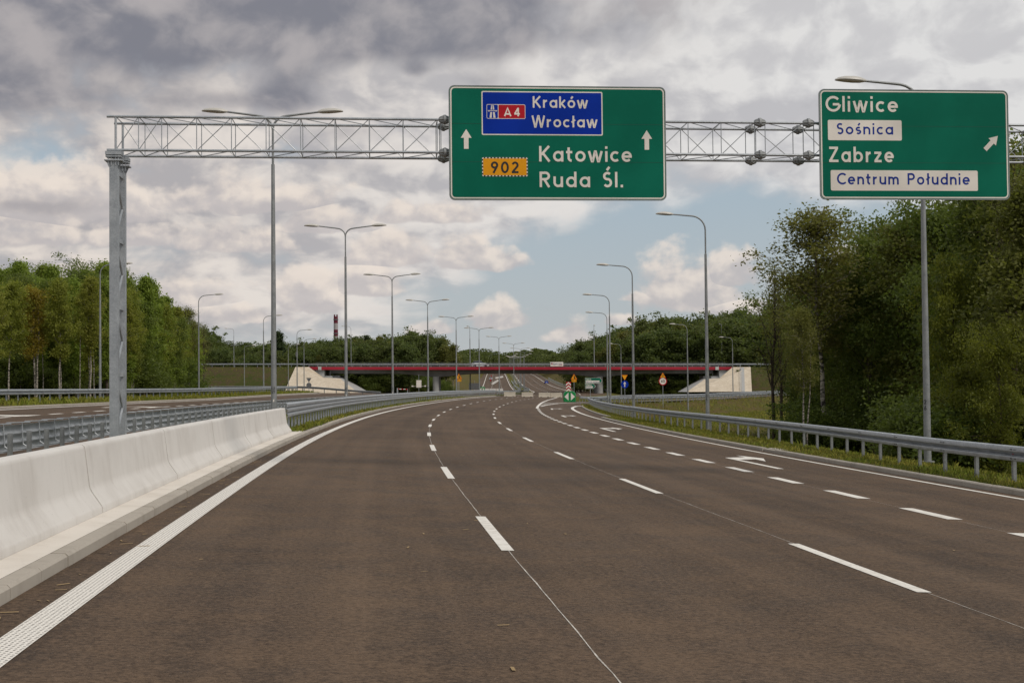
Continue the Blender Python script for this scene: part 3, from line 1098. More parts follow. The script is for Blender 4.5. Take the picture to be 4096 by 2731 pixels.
def ribbon(pts, w):
    """outline quads of a stroke with mitred joints"""
    q = [pts[0]]
    for p in pts[1:]:
        if math.hypot(p[0] - q[-1][0], p[1] - q[-1][1]) > 1e-4:
            q.append(p)
    pts = q
    closed = math.hypot(pts[0][0] - pts[-1][0], pts[0][1] - pts[-1][1]) < 1e-6
    n = len(pts)
    L_, R_ = [], []
    for i in range(n):
        if closed:
            a, b = pts[(i - 1) % (n - 1)], pts[(i + 1) % (n - 1)]
        else:
            a, b = pts[max(i - 1, 0)], pts[min(i + 1, n - 1)]
        p = pts[i]
        d1 = (p[0] - a[0], p[1] - a[1])
        d2 = (b[0] - p[0], b[1] - p[1])
        l1, l2 = math.hypot(*d1) or 1, math.hypot(*d2) or 1
        if i == 0 and not closed:
            d1, l1 = d2, l2
        if i == n - 1 and not closed:
            d2, l2 = d1, l1
        n1, n2 = (-d1[1] / l1, d1[0] / l1), (-d2[1] / l2, d2[0] / l2)
        m = (n1[0] + n2[0], n1[1] + n2[1])
        ml = math.hypot(*m) or 1
        m = (m[0] / ml, m[1] / ml)
        k = max(0.62, m[0] * n1[0] + m[1] * n1[1])
        L_.append((p[0] + m[0] * w / 2 / k, p[1] + m[1] * w / 2 / k))
        R_.append((p[0] - m[0] * w / 2 / k, p[1] - m[1] * w / 2 / k))
    return [(R_[i], R_[i + 1], L_[i + 1], L_[i]) for i in range(n - 1)]


def lettering(mb, text, x0, x1, z0, cap, place, d, gap=0.17, weight=1.0):
    """write text between x0 and x1 on the base line z0; place(x, z, d) gives the 3-D point"""
    adv, items = 0.0, []
    for ch in text:
        w, st = GL[ch]
        items.append((adv, st))
        adv += w + gap
    adv -= gap
    sx = (x1 - x0) / adv
    for gi, (a, st) in enumerate(items):
        for k, s in enumerate(st):
            dd = d + 0.0004 * (k % 3)
            pts = [((a + p[0]) * sx, p[1] * cap) for p in s]
            for q in ribbon(pts, W * cap * weight):
                mb.face([place(x0 + px, z0 + pz, dd) for px, pz in q])


def rrect(x0, z0, x1, z1, r, n=6):
    out = []
    for cx, cz, a in ((x1 - r, z0 + r, -90), (x1 - r, z1 - r, 0), (x0 + r, z1 - r, 90), (x0 + r, z0 + r, 180)):
        out += [(cx + r * math.cos(math.radians(a + 90 * i / n)), cz + r * math.sin(math.radians(a + 90 * i / n))) for i in range(n + 1)]
    return out


def plate(mb, poly, place, d, t=0.0):
    """a flat plate; with t it gets a body of that thickness behind the face"""
    f = [place(x, z, d) for x, z in poly]
    mb.face(f)
    if t:
        b = [place(x, z, d - t) for x, z in poly]
        mb.face(b[::-1])
        n = len(f)
        for i in range(n):
            mb.face([f[i], b[i], b[(i + 1) % n], f[(i + 1) % n]])


def ring(mb, po, pi, place, d):
    n = len(po)
    for i in range(n):
        j = (i + 1) % n
        mb.face([place(*po[i], d), place(*po[j], d), place(*pi[j], d), place(*pi[i], d)])


ORD = ['nearest', 'second', 'third', 'fourth', 'fifth', 'sixth', 'seventh', 'eighth', 'ninth', 'tenth', 'eleventh', 'twelfth', 'thirteenth', 'farthest']
# ---------------------------------------------------------------- concrete barriers along the left edge
JP = [(0, 0), (0, .06), (-.012, .085), (-.118, .235), (-.140, .275), (-.150, .315), (-.202, .735), (-.210, .765), (-.235, .785), (-.365, .785), (-.395, .755), (-.45, .28), (-.60, .075), (-.60, 0)]
JOINTS = [-1.3, 4.8, 10.9, 16.97, 23.12, 29.3, 35.2, 41.1, 47.3]
JLAB = ['pale concrete road barrier beside the camera, outside the left edge of view',
        'pale concrete road barrier at the very left edge of the photo, nearest the camera',
        'pale concrete road barrier filling the lower left, nearest full segment to the camera',
        'pale concrete road barrier with grey stains, second full segment from the camera',
        'pale concrete road barrier just below the foot of the gantry column',
        'pale concrete road barrier just beyond the gantry column, before two thinner-looking ones',
        'pale concrete road barrier, second from the far end of the concrete row',
        'pale concrete road barrier at the far end of the row, joined to the three-wave rail']
for i in range(len(JOINTS) - 1):
    s0, s1 = JOINTS[i] + .03, JOINTS[i + 1] - .03
    t = thing('concrete_barrier', JLAB[i], 'barrier', RP((s0 + s1) / 2, -3.4, .118), 0, 'concrete barriers along the left edge')
    mb = MB()
    sweep(mb, [(-3.1 + o, .118 + z) for o, z in JP], s0, s1, 0.75, closed=True, caps=True)
    mb.build('body', G['barrier_concrete'], t, world=True, recalc=True, smooth=True)
    for fr in (.3, .72):
        s = s0 + (s1 - s0) * fr
        mb = MB()
        sweep(mb, [(-3.1 - .172, .118 + .47), (-3.1 - .186, .118 + .57), (-3.1 - .20, .118 + .57), (-3.1 - .20, .118 + .47)], s, s + .028, 1, closed=True, caps=True)
        mb.build('lifting_slot', G['marker_black'], t, world=True)

# ---------------------------------------------------------------- guardrails
WAVE2 = [(-.012, -.315), (.06, -.313), (.108, -.303), (.118, -.290), (.118, -.222), (.110, -.212), (.0, -.206), (-.006, -.196), (.108, -.118), (.118, -.106), (.118, -.026), (.108, -.012), (.06, -.002), (-.012, .0),
         (-.012, -.012), (.05, -.014), (.098, -.030), (.098, -.104), (-.026, -.190), (-.026, -.212), (.098, -.226), (.098, -.288), (.05, -.301), (-.012, -.303)]


def wave3():
    f = [(.0, -.50)]
    for k in (2, 1, 0):
        c = -.085 - k * .165
        f += [(.02, c - .075), (.075, c - .04), (.08, c), (.075, c + .04), (.018, c + .075)]
    f += [(.0, 0.0)]
    return f + [(d - .014, h) for d, h in reversed(f)]


WAVE3 = wave3()


def path_frames(path):
    out = []
    for i, p in enumerate(path):
        t = path[min(i + 1, len(path) - 1)] - path[max(i - 1, 0)]
        t.z = 0
        t.normalize()
        out.append((p, t, Vector((t.y, -t.x, 0))))
    return out


def sample_path(path, pitch, start=0.0):
    acc, out, nxt = 0.0, [], start
    for i in range(len(path) - 1):
        seg = path[i + 1] - path[i]
        L = seg.length
        while nxt <= acc + L:
            f = (nxt - acc) / L
            t = Vector((seg.x, seg.y, 0)).normalized()
            out.append((path[i].lerp(path[i + 1], f), t))
            nxt += pitch
        acc += L
    return out


def post_mesh(h, w=.10, d=.07, depth=.35):
    """C-section post, open towards -Y"""
    mb = MB()
    t = .008
    poly = [(-w / 2, -d / 2), (-w / 2, d / 2), (w / 2, d / 2), (w / 2, -d / 2), (w / 2 - t, -d / 2), (w / 2 - t, d / 2 - t), (-w / 2 + t, d / 2 - t), (-w / 2 + t, -d / 2)]
    mb.prism(poly, lambda x, y: Vector((x, y, -depth)), lambda x, y: Vector((x, y, h)))
    o = mb.build('post', G['galvanised'], recalc=True)
    me = o.data
    bpy.data.objects.remove(o)
    return me


POSTS = {}


def guardrail(label, path, side, top, prof, pitch, mat='galvanised', group='steel guardrails', post_h=None, setback=.07, post_mat=None, start=.6, hoops=False, post_top=None, studs=None):
    t = thing('guardrail', label, 'guardrail', path[0], 0, group)
    mb = MB()
    rings = []
    for p, tg, rt in path_frames(path):
        rings.append([p + rt * side * d + Vector((0, 0, top + h)) for d, h in prof])
    mb.loft(rings, closed=True, caps=True)
    mb.build('beam', G[mat], t, world=True, smooth=True, recalc=True)
    ph = post_top if post_top is not None else top - .04
    key = (round(ph, 2), mat, post_mat)
    if key not in POSTS:
        me = post_mesh(ph)
        me.materials.clear()
        me.materials.append(G[post_mat or mat])
        POSTS[key] = me
    hm = None
    for p, tg in sample_path(path, pitch, start):
        rt = Vector((tg.y, -tg.x, 0))
        o = bpy.data.objects.new('post', POSTS[key])
        COL.objects.link(o)
        o.parent = t
        o.location = p - rt * side * setback - path[0]
        o.rotation_euler = (0, 0, math.atan2(tg.y, tg.x))
        if hoops:
            if hm is None:
                # spacer hoop between post and beam
                q = [(-.02, 0, ph - .02), (-.02, side * -setback * .0 + .0, ph - .02)]
                mh = MB()
                y1 = side * -1 * (setback - .04) * -1
                pts = [(0, 0.02 * side, top - .42), (0, -side * (setback - .10), top - .44), (0, -side * (setback - .02), top - .38), (0, -side * (setback - .0), top + .0), (0, -side * (setback - .06), top + .05), (0, 0.02 * side, top + .06)]
                mh.tube([Vector(x) for x in pts], .013, 6)
                oo = mh.build('spacer', G['galvanised'])
                hm = oo.data
                bpy.data.objects.remove(oo)
            h = bpy.data.objects.new('spacer', hm)
            COL.objects.link(h)
            h.parent = t
            h.location = p - rt * side * setback - path[0]
            h.rotation_euler = (0, 0, math.atan2(tg.y, tg.x))
    if path[0].y < 60 and len(prof) < 30:
        mb = MB()
        for p, tg in sample_path(path, 4.0, 2.2):
            rt = Vector((tg.y, -tg.x, 0))
            for du in (-.12, -.06, .06, .12):
                for hh in (-.066, -.255):
                    c = p + tg * du + rt * side * .118 + Vector((0, 0, top + hh))
                    mb.tube([c, c + rt * side * .014], .013, 6)
        mb.build('splice_bolts', G['galvanised_dark'], t, world=True)
    if studs:
        for p, tg in sample_path(path, studs[0], studs[1]):
            rt = Vector((tg.y, -tg.x, 0))
            mb = MB()
            c = p + rt * side * .014 + Vector((0, 0, top - .155))
            mb.box(c, (.05, .05, .05), Matrix.Rotation(math.atan2(tg.y, tg.x), 3, 'Z'))
            mb.build('reflector', G['reflector_red'], t, world=True)
    return t


def rpath(pts, step=2.0, dz=0.0, dzf=None):
    f = lerpf(pts)
    g = dzf or (lambda s: dz)
    return [RP(s, f(s), g(s)) for s in srange(pts[0][0], pts[-1][0], step)]


# right-hand rail, from beside the camera round the nose of the exit
RR = [(14, 13.2), (28, 13.2), (33, 13.3), (38, 13.75), (43, 14.15), (50, 14.5), (58, 14.75), (66, 14.75), (74, 14.4), (84, 14.2), (96, 14.2), (172, 14.1)]
guardrail('long two-wave steel guardrail on the right grass verge, running out at the right edge', rpath(RR[:9] + [(84, 14.2), (96, 14.2)], 2, .10), -1, .80, WAVE2, 2.0, post_mat='galvanised_dull', studs=(12.0, 2.4))
nose = rpath([(96, 14.2), (120, 14.22), (172, 14.1)], 2, .08)
e0 = nose[-1]
tip = [e0, RP(174, 14.25, .06), RP(175.6, 14.8, .05), RP(176.4, 15.7, .03), RP(176.2, 16.8, .0)]
guardrail('two-wave steel guardrail bending round the grass nose where the exit lane leaves', nose + tip[1:], -1, .80, WAVE2, 1.5, post_mat='galvanised_dull', studs=(9.0, 5.0))
rn = [p for p in ramp_near if p.y > 177]
rn = side_offset(rn, .55)
cut = [p for p in rn if p.x < 75]
guardrail('white-topped steel guardrail with close posts along the exit road, behind the field', [RP(176.2, 16.8, 0)] + cut[1:], -1, .78, WAVE2, 2.0)
cf = [p for p in side_offset(ramp_near, -7.6) if 192 < p.y < 318]
guardrail('pale steel guardrail along the exit road, starting at the green crash cushion', [RP(201, 13.0, 0)] + [p for p in cf if p.x > 11], 1, .80, WAVE2, 2.6)
g3 = [at(1346, 896, 232), at(1400, 895.5, 236), at(1480, 893.8, 244), at(1600, 891.5, 256), at(1720, 890, 270), at(1800, 889, 284)]
g3 = poly_interp([(p.x, p.y) for p in g3], [TZ(p.x, p.y) for p in g3], 3)
guardrail('dull dark steel guardrail below the right bridge abutment, farthest of the three exit rails', g3, 1, 1.0, WAVE2, 2.6, mat='galvanised_dull')
# median: three-wave rail after the concrete, then far part up to the gap
guardrail('three-wave steel guardrail joined to the end of the concrete barriers', rpath([(47.4, -3.3), (60, -3.3), (140, -3.45)], 1.5, .12), 1, .95, WAVE3, 1.33, start=.5, post_top=.72)
guardrail('three-wave steel guardrail in the far bend, running up to the pale blocks across the lanes', rpath([(140, -3.45), (256, -3.5)], 2.5, .12), 1, .95, WAVE3, 2.0, post_top=.72)
# rail of the opposite carriageway, seen from behind
guardrail('steel median guardrail with hoop spacers behind the concrete barriers, nearest the camera', rpath([(17, -6.78), (104, -6.78)], 1.5, 0), -1, .76, WAVE3, 1.33, setback=.46, hoops=True, post_top=.66, post_mat='galvanised_dull', group='steel guardrails')
guardrail('steel median guardrail with hoop spacers in the far bend, behind the three-wave rail', rpath([(104, -6.78), (250, -6.78)], 2, 0), -1, .76, WAVE3, 2.0, setback=.46, hoops=True, post_top=.66, post_mat='galvanised_dull')
guardrail('two-wave steel guardrail on the far left verge, in front of the birch wood', rpath([(52, -21.6), (120, -21.6), (160, -23.6), (196, -26.2)], 2, .10), 1, .80, WAVE2, 2.0)
guardrail('steel guardrail along the right edge of the hill road beyond the bridge', rpath([(345, 16.6), (400, 13.2), (430, 12.7), (700, 12.7)], 5, .05), -1, .78, WAVE2, 4.0)
guardrail('steel guardrail on the left side of the hill median beyond the bridge', rpath([(270, -6.0), (640, -6.0)], 5, .08), -1, .78, WAVE2, 4.0)
guardrail('steel guardrail on the right side of the hill median beyond the bridge', rpath([(262, -3.6), (640, -3.4)], 5, .08), 1, .78, WAVE2, 4.0)
# left slip road under the embankment
lr = [at(420, 897, 232), at(560, 899.5, 226), at(700, 905.5, 214), at(800, 911, 208), at(860, 913.5, 206)]
lrp = poly_interp([(p.x, p.y) for p in lr], [TZ(p.x, p.y) + d for p, d in zip(lr, (.5, .4, .3, .2, .15))], 2.5)
mb = MB()
mb.loft([[a + Vector((0, 0, .04)), b + Vector((0, 0, .04))] for a, b in zip(side_offset(lrp, -1.0), side_offset(lrp, 5.0))], closed=False)
slip = tag(mb.build('slip_road', G['asphalt_grey']), kind='structure')
mb = MB()
mb.loft([[a + Vector((0, 0, .05)), b + Vector((0, 0, .05))] for a, b in zip(side_offset(lrp, 4.3), side_offset(lrp, 4.6))], closed=False)
mb.build('edge_line', G['road_paint'], slip)
guardrail('dark-backed steel guardrail on the slip road at the foot of the left embankment', side_offset(lrp, -1.6), 1, .85, WAVE2, 2.6, mat='galvanised_dull')
guardrail('low steel guardrail at the near edge of the left slip road, behind the birches', [p + Vector((-6, -9, .1)) for p in side_offset(lrp, 5.6)][:24], 1, .75, WAVE2, 2.6, mat='galvanised_dull')

# ---------------------------------------------------------------- sign gantry
GS = 28.5
GO = RP(GS, 0)
_gp = rpsi(GS)
GU, GN = Vector((math.cos(_gp), -math.sin(_gp), 0)), Vector((math.sin(_gp), math.cos(_gp), 0))


def gx_(o, z, back=0.0):
    p = GO + GU * o + GN * back
    return Vector((p.x, p.y, z))


gan = thing('sign_gantry', 'grey galvanised steel gantry with lattice truss on a twin column, spanning the lanes', 'gantry', gx_(-5.09, RP(GS, -5.1).z), 0)
ztop = lambda o: 7.03 - .0028 * (o + 5)
zbot = lambda o: 6.365 - .0028 * (o + 5)
DEP = .75
mb = MB()
for back in (0, DEP):
    for zf in (ztop, zbot):
        mb.tube([gx_(-5.235, zf(-5.235), back), gx_(18.2, zf(18.2), back)], .027, 10)
mb.build('chords', G['galvanised'], gan, world=True, smooth=True)
nodes = [-5.063, -4.62, -4.17] + [-4.17 + .682 * i for i in range(1, 9)]
nodes += [1.36] + [1.62 + .685 * i for i in range(0, 10)]
nodes = sorted(n for n in nodes if n < 7.75) + [7.80, 8.02, 8.82, 9.04] + [9.04 + .685 * i for i in range(1, 14)]
mb = MB()
for a, b in zip(nodes[:-1], nodes[1:]):
    for back in (0, DEP):
        r = .024 if a == nodes[0] else .0095
        mb.tube([gx_(a, ztop(a), back), gx_(a, zbot(a), back)], r, 6)
    mb.tube([gx_(a, ztop(a), 0), gx_(a, ztop(a), DEP)], .0095, 6)
    mb.tube([gx_(a, zbot(a), 0), gx_(a, zbot(a), DEP)], .0095, 6)
    if b - a > .3:
        mb.tube([gx_(a, zbot(a), 0), gx_(b, ztop(b), 0)], .009, 6)
        mb.tube([gx_(a, ztop(a), DEP), gx_(b, zbot(b), DEP)], .009, 6)
        mb.tube([gx_(a, ztop(a), 0), gx_(b, ztop(b), DEP)], .009, 6)
        mb.tube([gx_(a, zbot(a), DEP), gx_(b, zbot(b), 0)], .009, 6)
mb.build('lattice', G['galvanised'], gan, world=True, smooth=True)
for jo in (1.44, 7.91, 8.93):
    for back in (0, DEP):
        for zf in (ztop, zbot):
            mb = MB()
            prof = [(-.125, .034), (-.10, .062), (-.03, .088), (-.022, .10), (.022, .10), (.03, .088), (.10, .062), (.125, .034)]
            rings = []
            for du, r in prof:
                rr = []
                for k in range(16):
                    a = 2 * math.pi * k / 16
                    q = r * (1 if k % 2 == 0 or abs(du) < .025 else .80)
                    rr.append(gx_(jo + du, zf(jo) + q * math.sin(a), back + q * math.cos(a)))
                rings.append(rr)
            mb.loft(rings, closed=True, caps=True)
            mb.build('flange_joint', G['galvanised_dull'], gan, world=True, recalc=True)


def gantry_column(oc):
    zb = RP(GS, oc).z - .1
    for back in (0, DEP):
        mb = MB()
        w, d, tf, tw = .165, .17, .014, .012
        I = [(-w / 2, -d / 2), (w / 2, -d / 2), (w / 2, -d / 2 + tf), (tw / 2, -d / 2 + tf), (tw / 2, d / 2 - tf), (w / 2, d / 2 - tf), (w / 2, d / 2), (-w / 2, d / 2), (-w / 2, d / 2 - tf), (-tw / 2, d / 2 - tf), (-tw / 2, -d / 2 + tf), (-w / 2, -d / 2 + tf)]
        # closed box profile: flange plates front and rear with side plates
        B = [(-w / 2, -d / 2), (w / 2, -d / 2), (w / 2, d / 2), (-w / 2, d / 2)]
        mb.prism(B, lambda x, y: gx_(oc + x, zb, back + y), lambda x, y: gx_(oc + x, 6.14, back + y))
        for zc, hw, hh in ((6.15, .175, .012), (6.225, .15, .012), (6.29, .155, .035)):
            mb.prism([(-hw, -.13), (hw, -.13), (hw, .13), (-hw, .13)], lambda x, y: gx_(oc + x, zc - hh, back + y), lambda x, y: gx_(oc + x, zc + hh, back + y))
        for dx in (-.10, -.04, .04, .10):
            mb.tube([gx_(oc + dx, 6.05, back - .10), gx_(oc + dx, 6.25, back - .10)], .011, 6)
        for dx in (-1, 1):
            mb.prism([(0, 0), (.07, 0), (0, -.16)], lambda x, y: gx_(oc + dx * (.083 + x), 6.14 + y, back - .006), lambda x, y: gx_(oc + dx * (.083 + x), 6.14 + y, back + .006))
        mb.build('column', G['galvanised'], gan, world=True, recalc=True)
    mb = MB()
    z = 5.93
    while z > .9:
        mb.box(gx_(oc + .03, z, DEP / 2), (.05, DEP - .17, .085), Matrix.Rotation(-_gp, 3, 'Z'))
        a, m, b = gx_(oc + .03, z - .15, .09), gx_(oc + .03, z - .66, DEP - .09), gx_(oc + .03, z - 1.18, .09)
        mb.tube([a, m], .022, 6)
        mb.tube([m, b], .022, 6)
        z -= 1.33
    mb.build('bracing', G['galvanised'], gan, world=True, recalc=True)
    mb = MB()
    mb.prism([(-.45, -.35), (.45, -.35), (.45, DEP + .35), (-.45, DEP + .35)], lambda x, y: gx_(oc + x, zb - .4, y), lambda x, y: gx_(oc + x, zb + .06, y))
    mb.build('footing', G['slab_concrete'], gan, world=True, recalc=True)


gantry_column(-5.09)
gantry_column(17.3)


def splace(x, z, d):
    return gx_(x, z, -.13 - d)


def big_sign(label, x0, z0, x1, z1):
    t = thing('direction_sign', label, 'sign', gx_((x0 + x1) / 2, z0, -.13), 0, 'green overhead direction signs')
    mb = MB()
    plate(mb, rrect(x0, z0, x1, z1, .11), splace, 0.0, .028)
    mb.build('panel', G['sign_green'], t, world=True, recalc=True)
    mb = MB()
    po, pi = rrect(x0 - .006, z0 - .006, x1 + .006, z1 + .006, .115), rrect(x0 + .012, z0 + .012, x1 - .012, z1 - .012, .10)
    ring(mb, po, pi, splace, .004)
    n = len(po)
    for i in range(n):
        j = (i + 1) % n
        mb.face([splace(*po[i], .004), splace(*po[i], -.03), splace(*po[j], -.03), splace(*po[j], .004)])
    mb.build('rim', G['galvanised_dull'], t, world=True)
    mb = MB()
    ring(mb, rrect(x0 + .025, z0 + .025, x1 - .025, z1 - .025, .09), rrect(x0 + .052, z0 + .052, x1 - .052, z1 - .052, .07), splace, .003)
    mb.build('border', G['sign_white'], t, world=True)
    mb = MB()
    for f in (.333, .667):
        z = z0 + (z1 - z0) * f
        mb.face([splace(x0 + .02, z - .0035, .0022), splace(x1 - .02, z - .0035, .0022), splace(x1 - .02, z + .0035, .0022), splace(x0 + .02, z + .0035, .0022)])
    mb.build('panel_seam', G['sign_green_dark'], t, world=True)
    for xx in np.linspace(x0 + .5, x1 - .5, 4):
        mb = MB()
        mb.box(gx_(xx, (z0 + z1) / 2, -.075), (.06, .06, (z1 - z0) * .96), Matrix.Rotation(-_gp, 3, 'Z'))
        mb.build('bracket', G['galvanised'], t, world=True)
    return t


pmat('sign_green_dark', (0.001, 0.075, 0.042), rough=0.5)


def word(t, text, x0, x1, z0, cap, mat, d=.005, name='lettering', gap=.17, weight=1.0, place=None):
    mb = MB()
    lettering(mb, text, x0, x1, z0, cap, place or splace, d, gap, weight)
    return mb.build(name, G[mat], t, world=True)


def plain(t, name, poly, mat, d, place=None, th=0):
    mb = MB()
    plate(mb, poly, place or splace, d, th)
    return mb.build(name, G[mat], t, world=True)


s1 = big_sign('wide green overhead sign for straight on, with blue motorway field and yellow number plate', 1.52, 5.375, 5.922, 7.68)
plain(s1, 'motorway_field', rrect(2.175, 6.683, 4.633, 7.573, .03), 'sign_white', .003)
plain(s1, 'motorway_field', rrect(2.199, 6.707, 4.609, 7.549, .018), 'sign_blue', .0045)
word(s1, 'Kraków', 3.211, 4.33, 7.241, .233, 'sign_white', .007)
word(s1, 'Wrocław', 3.19, 4.522, 6.847, .235, 'sign_white', .007)
plain(s1, 'route_shield', rrect(2.276, 7.012, 3.061, 7.305, .03), 'sign_white', .0055)
plain(s1, 'route_shield', rrect(2.287, 7.023, 2.504, 7.294, .02), 'sign_blue', .007)
plain(s1, 'route_shield', rrect(2.518, 7.023, 3.050, 7.294, .02), 'sign_red', .007)
word(s1, 'A4', 2.63, 2.947, 7.064, .172, 'sign_white', .0085, gap=.35, weight=1.15)
mb = MB()       # motorway pictogram: two carriageways under a bridge
for pts in ([(2.335, 7.030), (2.378, 7.030), (2.386, 7.148), (2.352, 7.148)], [(2.413, 7.030), (2.456, 7.030), (2.439, 7.148), (2.405, 7.148)],
            [(2.358, 7.195), (2.388, 7.195), (2.391, 7.286), (2.373, 7.286)], [(2.403, 7.195), (2.433, 7.195), (2.418, 7.286), (2.400, 7.286)],
            [(2.300, 7.170), (2.491, 7.170), (2.491, 7.182), (2.300, 7.182)], [(2.318, 7.148), (2.330, 7.148), (2.330, 7.170), (2.318, 7.170)], [(2.461, 7.148), (2.473, 7.148), (2.473, 7.170), (2.461, 7.170)]):
    plate(mb, pts, splace, .0085)
mb.build('motorway_symbol', G['sign_white'], s1, world=True)
for ax in (1.862, 5.532):
    plain(s1, 'arrow', [(ax - .047, 6.402), (ax + .047, 6.402), (ax + .047, 6.624), (ax + .110, 6.624), (ax, 6.80), (ax - .110, 6.624), (ax - .047, 6.624)], 'sign_white', .005)
word(s1, 'Katowice', 3.331, 5.222, 6.152, .314, 'sign_white')
word(s1, 'Ruda Śl.', 3.335, 5.037, 5.634, .314, 'sign_white', gap=.19)
plain(s1, 'number_plate', rrect(2.176, 5.849, 3.098, 6.234, .03), 'sign_white', .003)
mb = MB()
px0, px1, pz0, pz1 = 2.176, 3.098, 5.849, 6.234
nx, nz = 27, 11
for i in range(nx):
    if i % 2 == 0:
        continue
    a, b = px0 + (px1 - px0) * i / nx, px0 + (px1 - px0) * (i + 1) / nx
    plate(mb, [(a, pz0 + .001), (b, pz0 + .001), (b, pz0 + .022), (a, pz0 + .022)], splace, .0045)
    plate(mb, [(a, pz1 - .022), (b, pz1 - .022), (b, pz1 - .001), (a, pz1 - .001)], splace, .0045)
for i in range(nz):
    if i % 2 == 0:
        continue
    a, b = pz0 + (pz1 - pz0) * i / nz, pz0 + (pz1 - pz0) * (i + 1) / nz
    plate(mb, [(px0 + .001, a), (px0 + .022, a), (px0 + .022, b), (px0 + .001, b)], splace, .0045)
    plate(mb, [(px1 - .022, a), (px1 - .001, a), (px1 - .001, b), (px1 - .022, b)], splace, .0045)
mb.build('plate_checks', G['sign_black'], s1, world=True)
plain(s1, 'number_plate', rrect(px0 + .024, pz0 + .024, px1 - .024, pz1 - .024, .012), 'sign_yellow', .0055)
word(s1, '902', 2.357, 2.911, 5.917, .228, 'sign_black', .007, gap=.26, weight=1.2)

s2 = big_sign('green overhead sign for the exit, with white place-name fields and a slanting arrow', 9.125, 5.403, 13.139, 7.671)
word(s2, 'Gliwice', 9.259, 10.786, 7.208, .322, 'sign_white', gap=.19)
plain(s2, 'name_field', rrect(9.300, 6.619, 10.859, 7.038, .03), 'sign_white', .003)
word(s2, 'Sośnica', 9.485, 10.677, 6.742, .231, 'letter_blue', .005, gap=.20)
word(s2, 'Zabrze', 9.314, 10.678, 6.167, .318, 'sign_white', gap=.22)
plain(s2, 'name_field', rrect(9.343, 5.582, 12.460, 6.003, .03), 'sign_white', .003)
word(s2, 'Centrum Południe', 9.476, 12.288, 5.708, .237, 'letter_blue', .005, gap=.20)
ac, ad = (12.628, 6.441), (12.907, 6.727)
dx, dz = ad[0] - ac[0], ad[1] - ac[1]
ll = math.hypot(dx, dz)
dx, dz = dx / ll, dz / ll
A = lambda a, c: (ac[0] + dx * a - dz * c, ac[1] + dz * a + dx * c)
plain(s2, 'arrow', [A(0, .047), A(0, -.047), A(ll - .176, -.047), A(ll - .176, -.110), A(ll, 0), A(ll - .176, .110), A(ll - .176, .047)], 'sign_white', .005)

# ---------------------------------------------------------------- street lamps


def lamp_head(mb, ex, ez, sgn):
    """flat tapering road lantern; ex/ez: where the arm enters, sgn: direction of reach along X"""
    st = [(-.08, .04, .04, .0), (.0, .075, .075, .0), (.10, .125, .105, .004), (.30, .16, .120, .010), (.54, .155, .105, .014), (.72, .12, .070, .010), (.82, .06, .028, -.004)]
    rings = []
    for d, w, h, up in st:
        r = []
        for k in range(12):
            a = 2 * math.pi * k / 12
            r.append(Vector((ex + sgn * d, w * math.cos(a), ez + .03 * d + up + h * (math.sin(a) if math.sin(a) > 0 else .62 * math.sin(a)))))
        rings.append(r)
    mb.loft(rings, closed=True, caps=True)


def lamp_proto(double):
    t = thing('street_lamp', '', 'street lamp')
    H = 11.32 if double else 10.9
    mb = MB()
    mb.tube([(0, 0, -1.2), (0, 0, .04), (0, 0, H - 2.0), (0, 0, H - 1.99)], [.105, .105, .062, .045], 14)
    mb.tube([(0, 0, H - 2.0), (0, 0, H - .78)], [.043, .04], 10)
    mb.tube([(0, 0, -.02), (0, 0, .02)], .19, 12)
    mb.build('pole', G['galvanised_dull'], t, smooth=True)
    for sg in ((1, -1) if double else (1,)):
        mb = MB()
        if double:
            pts = [(0, 0, H - .80)] + [(sg * .5 * (1 - math.cos(math.radians(a))), 0, H - .78 + .5 * math.sin(math.radians(a)) * 1.0) for a in (15, 30, 45, 60, 75)] + [(sg * .62, 0, H - .26), (sg * 1.66, 0, H - .13)]
        else:
            pts = [(0, 0, H - .80)] + [(sg * .72 * (1 - math.cos(math.radians(a))), 0, H - .78 + .72 * math.sin(math.radians(a))) for a in (12, 26, 40, 54, 68, 80)] + [(sg * .78, 0, H - .05), (sg * 1.70, 0, H + .03)]
        mb.tube(pts, [.04] * (len(pts) - 1) + [.033], 10)
        mb.build('arm', G['galvanised_dull'], t, smooth=True)
        mb = MB()
        ex, ez = (sg * 1.66, H - .13) if double else (sg * 1.70, H + .03)
        lamp_head(mb, ex, ez, sg)
        mb.build('lantern', G['lamp_shell'], t, smooth=True, recalc=True)
    mb = MB()
    mb.box((0, -.093, .75), (.10, .03, .40))
    mb.build('service_door', G['galvanised_dull'], t)
    return t


proto_d, proto_s = lamp_proto(True), lamp_proto(False)
LAMPS_USED = {'d': False, 's': False}


def put_lamp(double, loc, rz, label, scale=1.0, group='street lamps'):
    key = 'd' if double else 's'
    p = proto_d if double else proto_s
    o = p if not LAMPS_USED[key] else copy_tree(p)
    LAMPS_USED[key] = True
    o.location = loc
    o.rotation_euler = (0, 0, rz)
    o.scale = (scale, scale, scale)
    tag(o, label, 'street lamp', group)
    return o


MARKS = []


def pole_mark(*a):
    MARKS.append(a)


